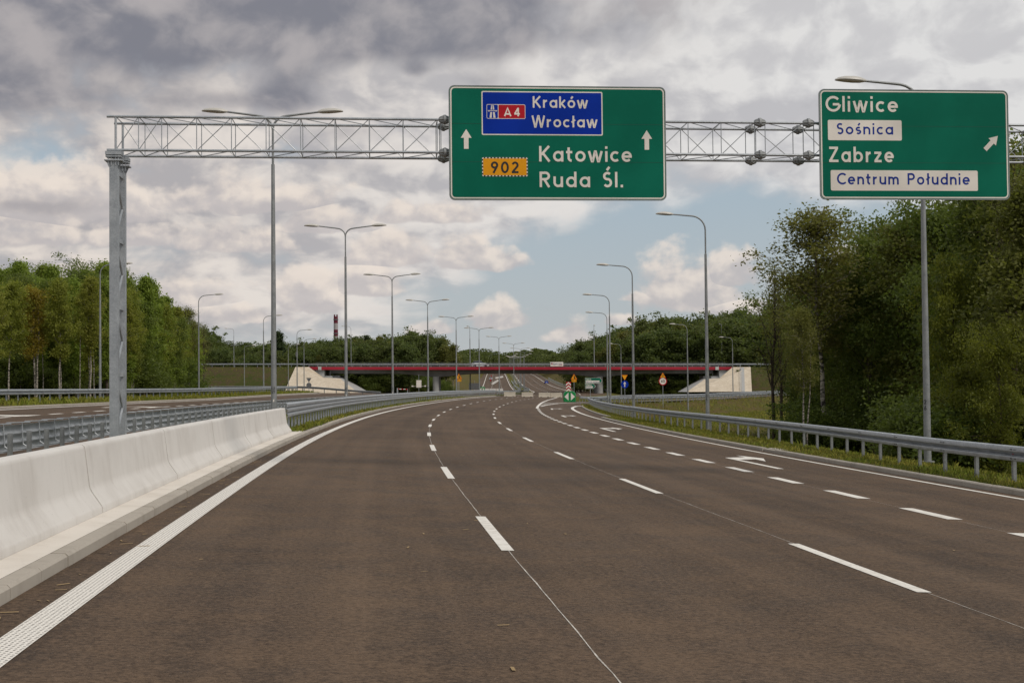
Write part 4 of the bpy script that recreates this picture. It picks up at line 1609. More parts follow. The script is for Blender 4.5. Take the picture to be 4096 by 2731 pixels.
def pole_mark_now(lamp, rows, z0, cap, hwid, az):
    """black stencilled figures wrapped round the pole on the camera's side"""
    mb = MB()
    loc = lamp.location
    base = math.atan2(-loc.x, -loc.y)                # direction towards the road users
    base = math.atan2(-loc.y, -loc.x)
    for k, txt in enumerate(rows):
        z = z0 - k * cap * 1.35
        r = .105 - (z / 8.9) * .043 + .003
        w = sum(GL[c][0] for c in txt) + .17 * (len(txt) - 1)
        hw = hwid / 2 * (1 if len(rows[0]) > 1 else w / .6)

        def pl(x, zz, d, r=r):
            a = base + (x) / r + (az or 0)
            return Vector((loc.x + (r + d) * math.cos(a), loc.y + (r + d) * math.sin(a), loc.z + zz))
        lettering(mb, txt, -hw, hw, z, cap, pl, .001, .17, 1.1)
    o = mb.build('number_marking', G['marker_black'], None)
    for v in o.data.vertices:
        v.co = lamp.matrix_world.inverted() @ v.co if False else Vector(v.co) - Vector(loc)
    R = Matrix.Rotation(-lamp.rotation_euler.z, 4, 'Z')
    o.data.transform(R)
    o.parent = lamp
    return o


DL = [49.9, 85.3, 122.3, 159, 196.6, 234, 271.8, 312.6]
DLAB = ['tall twin-arm street lamp whose arms show above the gantry truss, nearest in the median',
        'twin-arm street lamp standing in front of the left bridge abutment, second in the median',
        'twin-arm street lamp in the median before the left bridge pier, third from the gantry',
        'twin-arm street lamp in the median, fourth from the gantry, right of the left pier',
        'twin-arm street lamp in the median, fifth from the gantry, by the left yellow warning sign',
        'twin-arm street lamp in the median, sixth from the gantry, before the bridge',
        'twin-arm street lamp in the median, seventh from the gantry, before the bridge',
        'twin-arm street lamp in the median, last one on the near side of the red bridge']
for i, Yd in enumerate(DL):
    s = Yd + .6
    p = RP(s, -4.0 if i < 5 else -4.1, .12)
    l = put_lamp(True, p, -rpsi(s), DLAB[i], 1.0, 'twin-arm lamps in the median')
    if i < 4:
        pole_mark(l, ['L2', '1/' + '7654'[i]], 1.36, .095, .135, -.25)
for i in range(14):
    s = 352 + 38 * i
    put_lamp(True, RP(s, -4.8, 0), -rpsi(s), ORD[i] + ' small twin-arm street lamp in the median row beyond the bridge', 1.0, 'twin-arm lamps beyond the bridge')
SLAMP = [(2131, 1060, 40.7, '6', 'tall single-arm street lamp rising behind the right-hand green exit sign'),
         (1626, 987, 72.0, '5', 'single-arm street lamp in the field right of the bridge, second from the camera'),
         (1456, 966, 99.7, '4', 'single-arm street lamp at the head of the field, third from the camera'),
         (1402, 925, 133.5, None, 'single-arm street lamp close to the left one of a pair, beside the exit nose'),
         (1396, 918, 166.7, None, 'single-arm street lamp seen right beside another, just behind the exit nose')]
for x, y, Yd, num, lab in SLAMP:
    p = at(x, y, Yd)
    zt = {40.7: 10.34, 72.0: 10.28, 99.7: 10.05, 133.5: 10.1, 166.7: 10.1}[Yd]
    p.z = zt - 10.98
    l = put_lamp(False, p, math.pi - rpsi(Yd), lab, 1.0, 'single-arm lamps along the right side')
    if num:
        pole_mark(l, ['2', num], 1.64, .125, .07, -.45)


def lamp_at(x, ytop, Y, zb, rz, lab, group):
    """single-arm lamp whose head is seen at (x, ytop) at distance Y, foot at height zb"""
    p = at(x, ytop, Y)
    sc = (p.z - zb) / 10.95
    put_lamp(False, (p.x, p.y, zb), rz, lab, sc, group)


gl = 'single-arm lamps on the left side roads'
lamp_at(230, 605, 98.5, .7, .1, 'single-arm street lamp before the birch wood, its arm crossing the gantry column', gl)
lamp_at(456, 676, 145, .3, .1, 'single-arm street lamp at the right end of the birch wood', gl)
lamp_at(605, 724, 187, .2, .15, 'single-arm street lamp just left of the first tall median lamp', gl)
lamp_at(561, 793, 262, .2, .15, 'small single-arm street lamp before the left embankment, lower than its neighbours', gl)
lamp_at(682, 757, 221, .1, .15, 'single-arm street lamp in front of the sloping left abutment, tallest of the three there', gl)
lamp_at(698, 778, 246, .1, .15, 'single-arm street lamp in front of the left abutment, right-hand one of the three there', gl)
lamp_at(662, 791, 270, .1, .15, 'single-arm street lamp in front of the left abutment, left-hand and lowest of the three', gl)
lamp_at(537, 754, 338, 5.9, math.pi, 'single-arm street lamp standing on the left bridge approach', 'lamps of the crossing road')
lamp_at(806, 749, 345, 5.9, math.pi + .3, 'single-arm street lamp on the bridge beside the second tall median lamp', 'lamps of the crossing road')
lamp_at(1079, 748, 336, -.4, math.pi / 2 + .2, 'plain pole street lamp seen end-on beside the fifth twin-arm lamp', 'lamps of the crossing road')
lamp_at(1364, 746, 336, -.4, math.pi / 2 - .1, 'street lamp seen end-on left of the paired lamps, before the bridge', 'lamps of the crossing road')
lamp_at(1657, 743, 345, 5.6, math.pi / 2 + .1, 'street lamp seen end-on on the right end of the bridge', 'lamps of the crossing road')
gr = 'single-arm lamps along the exit road'
lamp_at(1426, 789, 232, -.8, math.pi, 'single-arm street lamp before the right bridge pier, right of the paired lamps', gr)
lamp_at(1578, 744, 205, -1.0, math.pi, 'single-arm street lamp on the exit road, left of the second right-hand lamp', gr)
lamp_at(1682, 774, 292, -.9, math.pi, 'single-arm street lamp in front of the pale right abutment', gr)
for k, (yt, Y) in enumerate(((796, 395), (806, 440), (812.5, 485), (818, 530), (823, 580), (828, 640))):
    s = Y
    lamp_at(1361 + (k % 3) * 1.0, yt, Y, rz_(Y) - .1, math.pi, ORD[k] + ' small single-arm street lamp in the stacked row right of the banner', 'single-arm lamps beyond the bridge')
lamp_at(642, 820, 430, 3.0, .1, 'tiny single-arm street lamp far behind the left bridge approach', 'lamps of the crossing road')
lamp_at(808, 829, 470, 3.0, .1, 'tiny single-arm street lamp peeping over the bridge by the second median lamp', 'lamps of the crossing road')
for a_ in MARKS:
    pole_mark_now(*a_)
    if len(a_[1][0]) > 1:
        mb = MB()
        mb.box((0.0, -.104, .98), (.05, .012, .09))
        mb.build('sticker', G['sign_white'], a_[0])

# ---------------------------------------------------------------- the road bridge with its abutments
YF, YB = 325.5, 337.5
_a, _b = at(700, 842.4, YF), at(1690, 842.4, YF)


def zdeck(x): return _a.z + (_b.z - _a.z) * (x - _a.x) / (_b.x - _a.x)


XA, XB = at(709, 850, YF).x, at(1684, 850, YF).x
PX = (at(1000, 870, YF).x, at(1379, 870, YF).x)
bri = thing('road_bridge', 'long grey road bridge with a red edge beam crossing above the lanes', 'bridge', (0, YF, 0))
mb = MB()
n = 40
for i in range(n):
    x0, x1 = XA + (XB - XA) * i / n, XA + (XB - XA) * (i + 1) / n
    mb.prism([(YF, -.66), (YF, 0), (YF + .45, 0), (YF + .45, -.5), (YF + .3, -.66)], lambda y, z: Vector((x0, y, zdeck(x0) + z)), lambda y, z: Vector((x1 - .012, y, zdeck(x1) + z)))
mb.build('edge_beam', G['fascia_red'], bri, world=True, recalc=True)
mb = MB()
xl, xr = at(757, 860, YF).x, at(1640, 860, YF).x


def haunch(x):
    h = 0
    for p in PX:
        h = max(h, math.exp(-((x - p) / 5.2) ** 2))
    return h


rings = []
for i in range(61):
    x = xl + (xr - xl) * i / 60
    z = zdeck(x)
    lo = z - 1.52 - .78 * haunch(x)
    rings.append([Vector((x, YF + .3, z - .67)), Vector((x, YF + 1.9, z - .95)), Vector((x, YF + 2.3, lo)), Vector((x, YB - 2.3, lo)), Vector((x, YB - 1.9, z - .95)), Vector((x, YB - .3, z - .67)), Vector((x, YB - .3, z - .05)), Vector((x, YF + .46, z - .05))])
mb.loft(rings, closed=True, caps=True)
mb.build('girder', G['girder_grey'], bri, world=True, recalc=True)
mb = MB()
mb.loft([[Vector((x, YF + .46, zdeck(x) - .03)), Vector((x, YB - .3, zdeck(x) - .03))] for x in (XA - 180, XA, XB, XB + 180)], closed=False)
mb.build('deck', G['asphalt_grey'], bri, world=True)
for px in PX:
    for py in (YF + 2.6, YB - 2.6):
        mb = MB()
        zt = zdeck(px) - 2.2
        mb.tube([(px, py, -1.2), (px, py, zt)], .74, 28)
        mb.build('pier', G['pier_concrete'], bri, world=True, smooth=True)
for sg, xe, xs in ((1, XA, at(744, 860, YF).x), (-1, XB, at(1653, 860, YF).x)):
    mb = MB()
    mb.box(((xe + xs) / 2, (YF + YB) / 2 + .2, zdeck(xe) - 1.75), (abs(xs - xe), YB - YF - .6, 2.1))
    mb.box((xs + sg * .9, (YF + YB) / 2 + .3, zdeck(xe) - 2.45), (1.8, YB - YF - 1.4, .75))
    mb.build('abutment', G['abutment_concrete'], bri, world=True)
    mb = MB()
    mb.box((xs + sg * 2.6, YF + 3, zdeck(xe) - 2.42), (1.6, 1.6, .8))
    mb.box((xs + sg * 2.6, YB - 3, zdeck(xe) - 2.42), (1.6, 1.6, .8))
    mb.build('bearing_block', G['pier_concrete'], bri, world=True)
    mb = MB()
    cxp = at(734.5, 845, YF).x if sg > 0 else at(1647, 845, YF).x
    mb.box((cxp, YF - .04, zdeck(cxp) - .33), (.75, .12, .74))
    mb.build('joint_cover', G['abutment_concrete'], bri, world=True)


def railing(y, h, step, mat, name, bars=True, x0=None, x1=None, r=.035):
    mb = MB()
    a, b = x0 if x0 is not None else XA, x1 if x1 is not None else XB
    n = int((b - a) / step)
    for i in range(n + 1):
        x = a + (b - a) * i / n
        mb.box((x, y, zdeck(x) + h / 2), (r * 2, r * 2, h))
    for f in (1.0, .15):
        mb.tube([(a, y, zdeck(a) + h * f), (b, y, zdeck(b) + h * f)], r, 6)
    mb.build(name, G[mat], bri, world=True)


railing(YB - .3, 1.15, .32, 'galvanised_dark', 'rear_railing', r=.028)
mb = MB()
for i in range(int((XB - XA) / 2)):
    x = XA + 2 * i
    mb.box((x, YF + .62, zdeck(x) + .3), (.14, .10, .62))
mb.build('railing_posts', G['galvanised'], bri, world=True)
mb = MB()
mb.loft([[Vector((x, YF + .50 - d, zdeck(x) + .74 + h)) for d, h in WAVE2] for x in (XA - 2, XB + 2)], closed=True, caps=True)
mb.tube([(XA, YF + .62, zdeck(XA) + .12), (XB, YF + .62, zdeck(XB) + .12)], .035, 6)
mb.build('front_railing', G['galvanised'], bri, world=True, recalc=True)


def slope_paving(sg, top_o, top_i, kink, shoulder, foot_o, foot_i, back_top, back_foot, extra=None):
    """stone-clad end of the embankment: a front slope and a side that turns under the bridge"""
    mb = MB()
    mb.face([foot_o, foot_i, shoulder, kink, top_i, top_o])
    mb.build('slope_paving', G['stone_paving'], bri, world=True)
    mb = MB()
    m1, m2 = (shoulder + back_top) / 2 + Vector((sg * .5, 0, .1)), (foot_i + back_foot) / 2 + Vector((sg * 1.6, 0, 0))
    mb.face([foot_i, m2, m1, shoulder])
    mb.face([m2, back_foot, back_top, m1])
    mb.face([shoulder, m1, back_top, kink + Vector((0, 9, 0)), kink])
    mb.build('slope_side', G['pier_concrete'], bri, world=True, smooth=True)  # side in darker concrete: shade under the deck is put into its tone


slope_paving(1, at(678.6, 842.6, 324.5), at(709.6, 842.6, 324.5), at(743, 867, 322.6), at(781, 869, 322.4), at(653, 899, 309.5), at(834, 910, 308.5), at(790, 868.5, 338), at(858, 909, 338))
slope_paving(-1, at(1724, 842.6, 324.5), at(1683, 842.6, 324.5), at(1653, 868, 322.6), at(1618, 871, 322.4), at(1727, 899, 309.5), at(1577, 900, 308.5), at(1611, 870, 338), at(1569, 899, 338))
mb = MB()
a, b, c, d = at(1702, 843.4, 324.2), at(1709, 843.4, 324.2), at(1711, 899, 309.2), at(1703, 899, 309.2)
mb.face([d, c, b, a])
mb.build('stair_strip', G['pier_concrete'], bri, world=True)
mb = MB()
mb.tube([at(1700, 838, 324), at(1700.5, 897, 309)], .06, 6)
mb.build('stair_rail', G['galvanised'], bri, world=True)

# banner tied to the railing
bc = at(1279, 836, YF - .1)
ban = thing('banner', 'white company banner hanging on the front railing of the bridge', 'banner', (bc.x, YF - .12, bc.z - .5))
pb = lambda x, z, d: Vector((bc.x + x, YF - .12 - d + .03 * math.sin(x * 5 + z * 3), bc.z + z))
mb = MB()
for i in range(12):
    x0, x1 = -1.47 + 2.94 * i / 12, -1.47 + 2.94 * (i + 1) / 12
    mb.face([pb(x0, -.5, 0), pb(x1, -.5, 0), pb(x1, .5, 0), pb(x0, .5, 0)])
mb.build('cloth', G['sign_white'], ban, world=True, smooth=True)
pbf = lambda x, z, d: Vector((bc.x + x, YF - .16 - d, bc.z + z))
word(ban, 'EUROVIA', -.78, 1.12, -.08, .26, 'letter_blue', .01, place=pbf)
mb = MB()
plate(mb, [(-1.22, -.10), (-.98, -.02), (-.98, .26), (-1.22, .18)], pbf, .01)
mb.build('logo', G['sign_red'], ban, world=True)
mb = MB()
plate(mb, [(-1.34, .12), (-1.25, .09), (-1.25, .22), (-1.01, .30), (-1.12, .34), (-1.34, .27)], pbf, .012)
mb.build('logo', G['letter_blue'], ban, world=True)
mb = MB()
plate(mb, [(.55, -.22), (1.0, -.22), (1.0, -.17), (.55, -.17)], pbf, .01)
plate(mb, [(1.18, -.28), (1.30, -.16), (1.18, -.04), (1.06, -.16)], pbf, .01)
mb.build('logo', G['sign_red'], ban, world=True)


def embankment(name, x_in, x_out, seed):
    rr = np.random.default_rng(seed)
    nx = 50
    prof = [(-13.0, -7.4), (-10.6, -5.6), (-7.3, -3.6), (-4, -1.75), (-.5, -.25), (0, 0), (12, 0), (14, -.9), (20, -4), (26, -6.8)]
    V, F = [], []
    for i in range(nx + 1):
        x = x_in + (x_out - x_in) * i / nx
        zt = zdeck(max(min(x, XB + 20), XA - 20)) - .02 - .004 * max(0, abs(x - x_in) - 25)
        for k, (dy, dz) in enumerate(prof):
            j = 0 if k in (5, 6) else rr.uniform(-.2, .12)
            V.append((x, YF + dy + j * .5, zt + dz + j * .4))
    m = len(prof)
    for i in range(nx):
        for k in range(m - 1):
            q = (i * m + k, (i + 1) * m + k, (i + 1) * m + k + 1, i * m + k + 1)
            F.append(q if x_out > x_in else q[::-1])
    o = np_object(name, np.array(V), np.array(F), G['slope_ground'], smooth=True)
    return tag(o, kind='structure')


embankment('embankment', at(690, 850, 326).x, -240, 3)
embankment('embankment', at(1688, 850, 326).x, 240, 4)
xl0 = at(700, 842, YF).x
guardrail('thin steel guardrail along the top of the left bridge approach', [Vector((x, YF + .8, zdeck(x) if x > XA - 20 else zdeck(XA - 20) - .004 * max(0, abs(x - xl0) - 25))) for x in np.arange(xl0, -140, -6)], -1, .78, WAVE2, 2.6)
xr0 = at(1690, 842, YF).x
guardrail('thin steel guardrail along the top of the right bridge approach', [Vector((x, YF + .8, zdeck(x) if x < XB + 20 else zdeck(XB + 20) - .004 * max(0, abs(x - xr0) - 25))) for x in np.arange(xr0, 140, 6)], 1, .78, WAVE2, 2.6)

# ---------------------------------------------------------------- concrete blocks closing the lanes


def block(label, base, length, rz, mat='block_concrete', group='concrete blocks across the lanes'):
    t = thing('concrete_block', label, 'barrier', base, rz, group)
    mb = MB()
    P_ = [(-.30, 0), (-.30, .13), (-.20, .24), (-.14, .84), (.14, .84), (.20, .24), (.30, .13), (.30, 0)]
    mb.prism(P_, lambda y, z: Vector((-length / 2, y, z)), lambda y, z: Vector((length / 2, y, z)))
    mb.build('body', G[mat], t, recalc=True)
    mb = MB()
    for sx in (-1, 1):
        mb.box((sx * length * .3, -.302, .05), (length * .14, .01, .08))
    mb.build('lifting_slot', G['marker_black'], t)
    return t


for (xa, xb, yb, Yd), lab in zip(((2016, 2062, 1585, 249), (2087, 2133, 1587.5, 250), (2155, 2201.5, 1588.5, 251), (2202.5, 2248.5, 1588.5, 251.3)),
                                 ('grey-beige concrete block across the lane under the rail end, leftmost of four', 'grey-beige concrete block across the lane, standing alone second from the left',
                                  'beige concrete block across the lane, left one of the touching pair', 'beige concrete block across the lane, right one of the touching pair, near the cushion')):
    k = 2352 / 4096
    p = at((xa + xb) / 2 * k, yb * k, Yd)
    q = RP(Yd + .3, 0)
    L_ = (xb - xa) / FPX * Yd
    i = np.argmin((_yy - p.y) ** 2)
    zz = float(RP(NS[i], (p.x - _xx[i]))[2])
    block(lab, (p.x, p.y, zz), L_, 0)
JB_LABEL = {'a': 'pale concrete barrier in the lower slanting row on the left hill lanes', 'b': 'pale concrete barrier in the upper slanting row on the hill', 'c': 'pale concrete barrier in the row on the hill median'}
for key, s0, o0, s1, o1, n in (('a', 592, -14.6, 662, -12.0, 12), ('b', 716, -13.2, 752, -9.2, 7), ('c', 585, -4.6, 655, -4.6, 12)):
    for i in range(n):
        f = (i + .5) / n
        s, o = s0 + (s1 - s0) * f, o0 + (o1 - o0) * f
        p0, p1 = RP(s - 1, o - (o1 - o0) / (s1 - s0)), RP(s + 1, o + (o1 - o0) / (s1 - s0))
        block(ORD[i] + ' ' + JB_LABEL[key], RP(s, o), (s1 - s0) / n * .97, math.atan2(p1.y - p0.y, p1.x - p0.x), 'barrier_concrete', {'a': 'barrier row across the left hill lane', 'b': 'upper barrier row on the hill', 'c': 'barrier row on the hill median'}[key])
for i in range(3):
    block(('leftmost', 'middle', 'rightmost')[i] + ' pale concrete block on the opposite lanes beyond the bridge', RP(432, -16.2 + 2.1 * i), 2.0, -rpsi(432), 'barrier_concrete', 'blocks on the opposite lanes beyond the bridge')

# ---------------------------------------------------------------- crash cushions with chevron board


def cushion(label, base, sc=1.0):
    t = thing('crash_cushion', label, 'crash cushion', base, 0)
    w, h = .84 * sc, 1.47 * sc
    out = [(-w, 0), (-w, h * .62)] + [(-w + w * .48 * (1 - math.cos(math.radians(a))), h * .62 + h * .38 * math.sin(math.radians(a))) for a in range(15, 91, 15)]
    out += [(-x, z) for x, z in reversed(out)]
    mb = MB()
    rings = []
    for y, f in ((0.0, .90), (-.0, .97), (.10, 1.0), (1.6, 1.0)):
        rings.append([Vector((x * f, y + (0.0 if f > .9 else -.04), z * (f * .3 + .7))) for x, z in out])
    mb.loft(rings, closed=True, caps=True)
    mb.build('shell', G['cushion_green'], t, recalc=True)
    pl = lambda x, z, d: Vector((x, -.04 - d, z))
    for sg in (-1, 1):
        mb = MB()
        tri = [(sg * .16 * sc, .14 * h), (sg * .72 * sc, .50 * h), (sg * .16 * sc, .88 * h)]
        plate(mb, tri if sg > 0 else tri[::-1], pl, .006)
        mb.build('arrow_panel', G['sign_white'], t)
    mb = MB()
    mb.box((0, .78, -.06), (w * 2.1, 1.9, .14))
    mb.build('base', G['marker_black'], t)
    return t


cp = RP(196.5, 11.55)
k = 2352 / 4096
cp = at(2279 * k, 1607.5 * k, 195)
cushion('green rounded crash cushion with two white triangles at the exit split', (cp.x, 195, cp.z))
cushion('small green crash cushion on the opposite lanes beyond the bridge', RP(418, -17.2))
cb = thing('chevron_board', 'red and white chevron board standing upright on the green crash cushion', 'sign', (cp.x - .12, 195.7, cp.z + 1.42))
pl = lambda x, z, d: Vector((cp.x - .12 + x, 195.7 - d, cp.z + 1.42 + z))
plain(cb, 'board', [(-.33, 0), (.33, 0), (.33, 1.35), (-.33, 1.35)], 'sign_red', 0, pl, .03)
for kz in range(3):
    z = .36 + kz * .44
    mb = MB()
    lo = lambda q: max(q, 0)
    z0 = z - .42
    plate(mb, [(-.33, lo(z0)), (0, lo(z0 + .30) if kz else .18), (0, z0 + .52), (-.33, z0 + .22)], pl, .004)
    plate(mb, [(.33, lo(z0)), (.33, z0 + .22), (0, z0 + .52), (0, lo(z0 + .30) if kz else .18)], pl, .004)
    mb.build('white_chevron', G['sign_white'], cb, world=True)
mb = MB()
mb.box((cp.x - .12, 195.78, cp.z + 1.2), (.07, .07, .7))
mb.build('bracket', G['galvanised'], cb, world=True)

# ---------------------------------------------------------------- small road signs


def sign_post(name, label, x, Y, ztop, group=None, cat='sign', zb=None):
    p = at(x, 890, Y)
    zb = (TZ(p.x, Y) - .3) if zb is None else zb
    t = thing(name, label, cat, (p.x, Y, zb), 0, group)
    mb = MB()
    mb.tube([(p.x, Y + .06, zb), (p.x, Y + .06, ztop)], .035, 8)
    mb.build('post', G['galvanised'], t, world=True, smooth=True)
    return t, (lambda u, z, d: Vector((p.x + u, Y - d, z)))


def tri(w, zb, up=True):
    h = w * .866
    return [(-w / 2, zb), (w / 2, zb), (0, zb + h)] if up else [(-w / 2, zb + h), (0, zb), (w / 2, zb + h)]


def circle(r, zc, n=28):
    return [(r * math.cos(2 * math.pi * i / n), zc + r * math.sin(2 * math.pi * i / n)) for i in range(n)]


def warning(label, x, ya, yb, Y, kind, plate_txt=None):
    zt, zb = at(x, ya, Y).z, at(x, yb, Y).z
    t, P = sign_post('warning_sign', label, x, Y, zt - .1, 'yellow warning signs')
    w = (zt - zb) / .866
    plain(t, 'triangle', tri(w, zb), 'sign_red', 0, P, .02)
    plain(t, 'triangle', tri(w * .84, zb + w * .055), 'sign_yellow', .006, P)
    if kind == 'merge':
        mb = MB()
        c = zb + w * .10
        u = w
        plate(mb, [(-.02 * u, c), (.085 * u, c), (.085 * u, c + .34 * u), (.13 * u, c + .34 * u), (.03 * u, c + .52 * u), (-.07 * u, c + .34 * u), (-.02 * u, c + .34 * u)], P, .012)
        plate(mb, [(.03 * u, c + .22 * u), (.16 * u, c), (.27 * u, c), (.085 * u, c + .34 * u)], P, .0125)
        mb.build('symbol', G['sign_black'], t, world=True)
        for i, q in enumerate((1,)):
            hz_ = .33
            plain(t, 'distance_plate', rrect(-w * .36, zb - hz_ - .04, w * .36, zb - .04, .03), 'sign_yellow', 0, P, .02)
            word(t, '60 m', -w * .27, w * .27, zb - .27, .18, 'sign_black', .008, place=P)
    else:
        mb = MB()
        c, u = zb + w * .12, w
        plate(mb, [(.06 * u, c), (.11 * u, c), (.11 * u, c + .30 * u), (.15 * u, c + .30 * u), (.085 * u, c + .42 * u), (.02 * u, c + .30 * u), (.06 * u, c + .30 * u)], P, .012)
        plate(mb, [(-.06 * u, c + .42 * u), (-.11 * u, c + .42 * u), (-.11 * u, c + .12 * u), (-.15 * u, c + .12 * u), (-.085 * u, c), (-.02 * u, c + .12 * u), (-.06 * u, c + .12 * u)][::-1], P, .012)
        mb.build('symbol', G['sign_black'], t, world=True)
    return t, P


warning('yellow lane-merge warning triangle with distance plate, left of the pale blocks', 1054, 857, 870.5, 215, 'merge')
warning('yellow lane-merge warning triangle with distance plate, above the green crash cushion', 1318.6, 858, 871.3, 215, 'merge')
t, P = warning('yellow two-way traffic triangle above a round speed limit forty sign', 1522.6, 855, 867.6, 206, 'twoway')
zc = at(1522.6, 875.2, 206).z
plain(t, 'disc', circle(.60, zc), 'sign_red', 0, P, .02)
plain(t, 'disc', circle(.47, zc), 'sign_white', .006, P)
word(t, '40', -.27, .27, zc - .21, .42, 'sign_black', .01, place=P)
t, P = sign_post('priority_sign', 'yellow give-way triangle above a round blue arrow sign in front of the dark wood', 1435, 226, at(1435, 867, 226).z)
zb = at(1435, 873.3, 226).z
plain(t, 'triangle', tri(1.0, zb, False), 'sign_red', 0, P, .02)
plain(t, 'triangle', [(u * .9, zb + .05 + (z - zb) * .9) for u, z in tri(1.0, zb, False)], 'sign_yellow', .006, P)
zc = at(1435, 882.5, 226).z
plain(t, 'disc', circle(.60, zc), 'sign_blue', 0, P, .02)
plain(t, 'arrow', [(-.08, zc - .40), (.08, zc - .40), (.08, zc + .08), (.24, zc + .08), (0, zc + .44), (-.24, zc + .08), (-.08, zc + .08)], 'sign_white', .006, P)
# arrow-shaped direction boards
t, P = sign_post('direction_board', 'pair of green arrow-shaped place-name boards beside the right bridge pier', 1356, 222, at(1356, 868, 222).z)
xo = at(1356, 890, 222).x
for (xa, xb, ya, yb, w1, w2) in ((1344, 1383.5, 867.5, 880.3, 'Zabrze', 'Centrum Południe'), (1344, 1368.5, 881, 892.4, 'Gliwice', 'Sośnica')):
    A_, B_ = at(xa, ya, 222), at(xb, yb, 222)
    u0, u1, z1, z0 = A_.x - xo, B_.x - xo, A_.z, B_.z
    zm = (z0 + z1) / 2
    plain(t, 'board', [(u0, z0), (u1 - .35, z0), (u1, zm), (u1 - .35, z1), (u0, z1)], 'sign_white', 0, P, .03)
    plain(t, 'board', [(u0 + .03, z0 + .03), (u1 - .37, z0 + .03), (u1 - .05, zm), (u1 - .37, z1 - .03), (u0 + .03, z1 - .03)], 'sign_green', .005, P)
    L2_ = (u1 - u0 - .55)
    word(t, w1, u0 + .12, u0 + .12 + (.62 if w1 == 'Zabrze' else .66) * 1.3, zm + .09, .25, 'sign_white', .009, place=P)
    plain(t, 'name_field', [(u0 + .1, z0 + .08), (u0 + .1 + L2_, z0 + .08), (u0 + .1 + L2_, zm + .02), (u0 + .1, zm + .02)], 'sign_white', .009, P)
    word(t, w2, u0 + .16, u0 + .04 + L2_, z0 + .14, .17, 'letter_blue', .013, place=P)
# signs seen from behind
t, P = sign_post('road_sign', 'grey backs of a give-way triangle and a disc before the stone abutment', 709.5, 214, at(709.5, 868.5, 214).z)
zb = at(709.5, 878.2, 214).z
plain(t, 'triangle', tri(.80, zb, False), 'sign_back', 0, P, .02)
zc = at(709.5, 884.6, 214).z
plain(t, 'disc', circle(.39, zc), 'sign_back', .004, P, .02)
t, P = sign_post('road_sign', 'grey back of a large board on the green bank beyond the left pier', 1090, 395, at(1090, 881, 395).z + 1)
zc = at(1090, 887, 395).z
plain(t, 'board', [(-1.6, zc - .9), (1.2, zc - .9), (1.9, zc), (1.2, zc + .9), (-1.6, zc + .9)], 'sign_back', 0, P, .05)
t, P = sign_post('road_sign', 'narrow edge-on sign on the left bridge approach', 682, 331, zdeck(-50) + 3.6, zb=zdeck(-50) - .1)
plain(t, 'disc', [(u * .45, z) for u, z in circle(.65, zdeck(-50) + 3.0)], 'sign_back', 0, P, .05)
# white cabinet on a post, closure boom
t, P = sign_post('equipment_box', 'white equipment box on a post between the abutment and the left pier', 962, 290, at(962, 860, 290).z, cat='box')
zc = at(962, 881.3, 290).z
plain(t, 'box', [(-.5, zc - .75), (.5, zc - .75), (.5, zc + .75), (-.5, zc + .75)], 'sign_white', 0, P, .4)
for sg in (-1, 1):
    mb = MB()
    mb.box(P(sg * 1.3, zc - .45, -.1), (.35, .3, .25))
    mb.tube([P(0, zc - .5, -.06), P(sg * 1.2, zc - .5, -.06)], .03, 6)
    mb.build('floodlight', G['sign_white'], t, world=True)
pa, pb_ = at(913, 893.3, 285), at(936, 894, 285)
t = thing('closure_boom', 'red and white boom lying across the side road left of the bridge pier', 'boom', (pa.x, 285, pa.z - 1))
mb = MB()
for i in range(5):
    a, b = pa.lerp(pb_, i / 5), pa.lerp(pb_, (i + 1) / 5)
    mb.mi_now = i % 2
    mb.tube([a, b], .10, 6)
mb.build('bar', [G['sign_red'], G['sign_white']], t, world=True)
mb = MB()
mb.box((pa.x, 285, pa.z - .6), (.25, .25, 1.6))
mb.box((pb_.x, 285, pb_.z - .6), (.12, .12, 1.4))
mb.build('stand', G['galvanised'], t, world=True)

# ---------------------------------------------------------------- traffic cones on the hill
for i in range(9):
    s = 650 + 14 * i
    t = thing('traffic_beacon', ORD[i] + ' red lane-closure beacon in the row on the left hill lanes', 'traffic beacon', RP(s, -15.4 + .008 * i), 0, 'red beacons on the hill')
    mb = MB()
    mb.box((0, 0, .65), (.28, .06, 1.0))
    mb.build('board', G['sign_red'], t)
    mb = MB()
    mb.box((0, 0, .06), (.5, .4, .12))
    mb.build('foot', G['marker_black'], t)

# ---------------------------------------------------------------- cars
pmat('car_glass', (0.02, 0.025, 0.03), rough=0.08, spec=0.8)
pmat('tyre', (0.015, 0.015, 0.015), rough=0.8)
pmat('car_silver', (0.48, 0.47, 0.50), rough=0.3, metal=0.5)
pmat('car_blue', (0.010, 0.060, 0.34), rough=0.25, metal=0.2)
pmat('car_white', (0.72, 0.72, 0.72), rough=0.3)
pmat('tail_red', (0.35, 0.004, 0.004), rough=0.25)
pmat('head_clear', (0.75, 0.75, 0.75), rough=0.1)


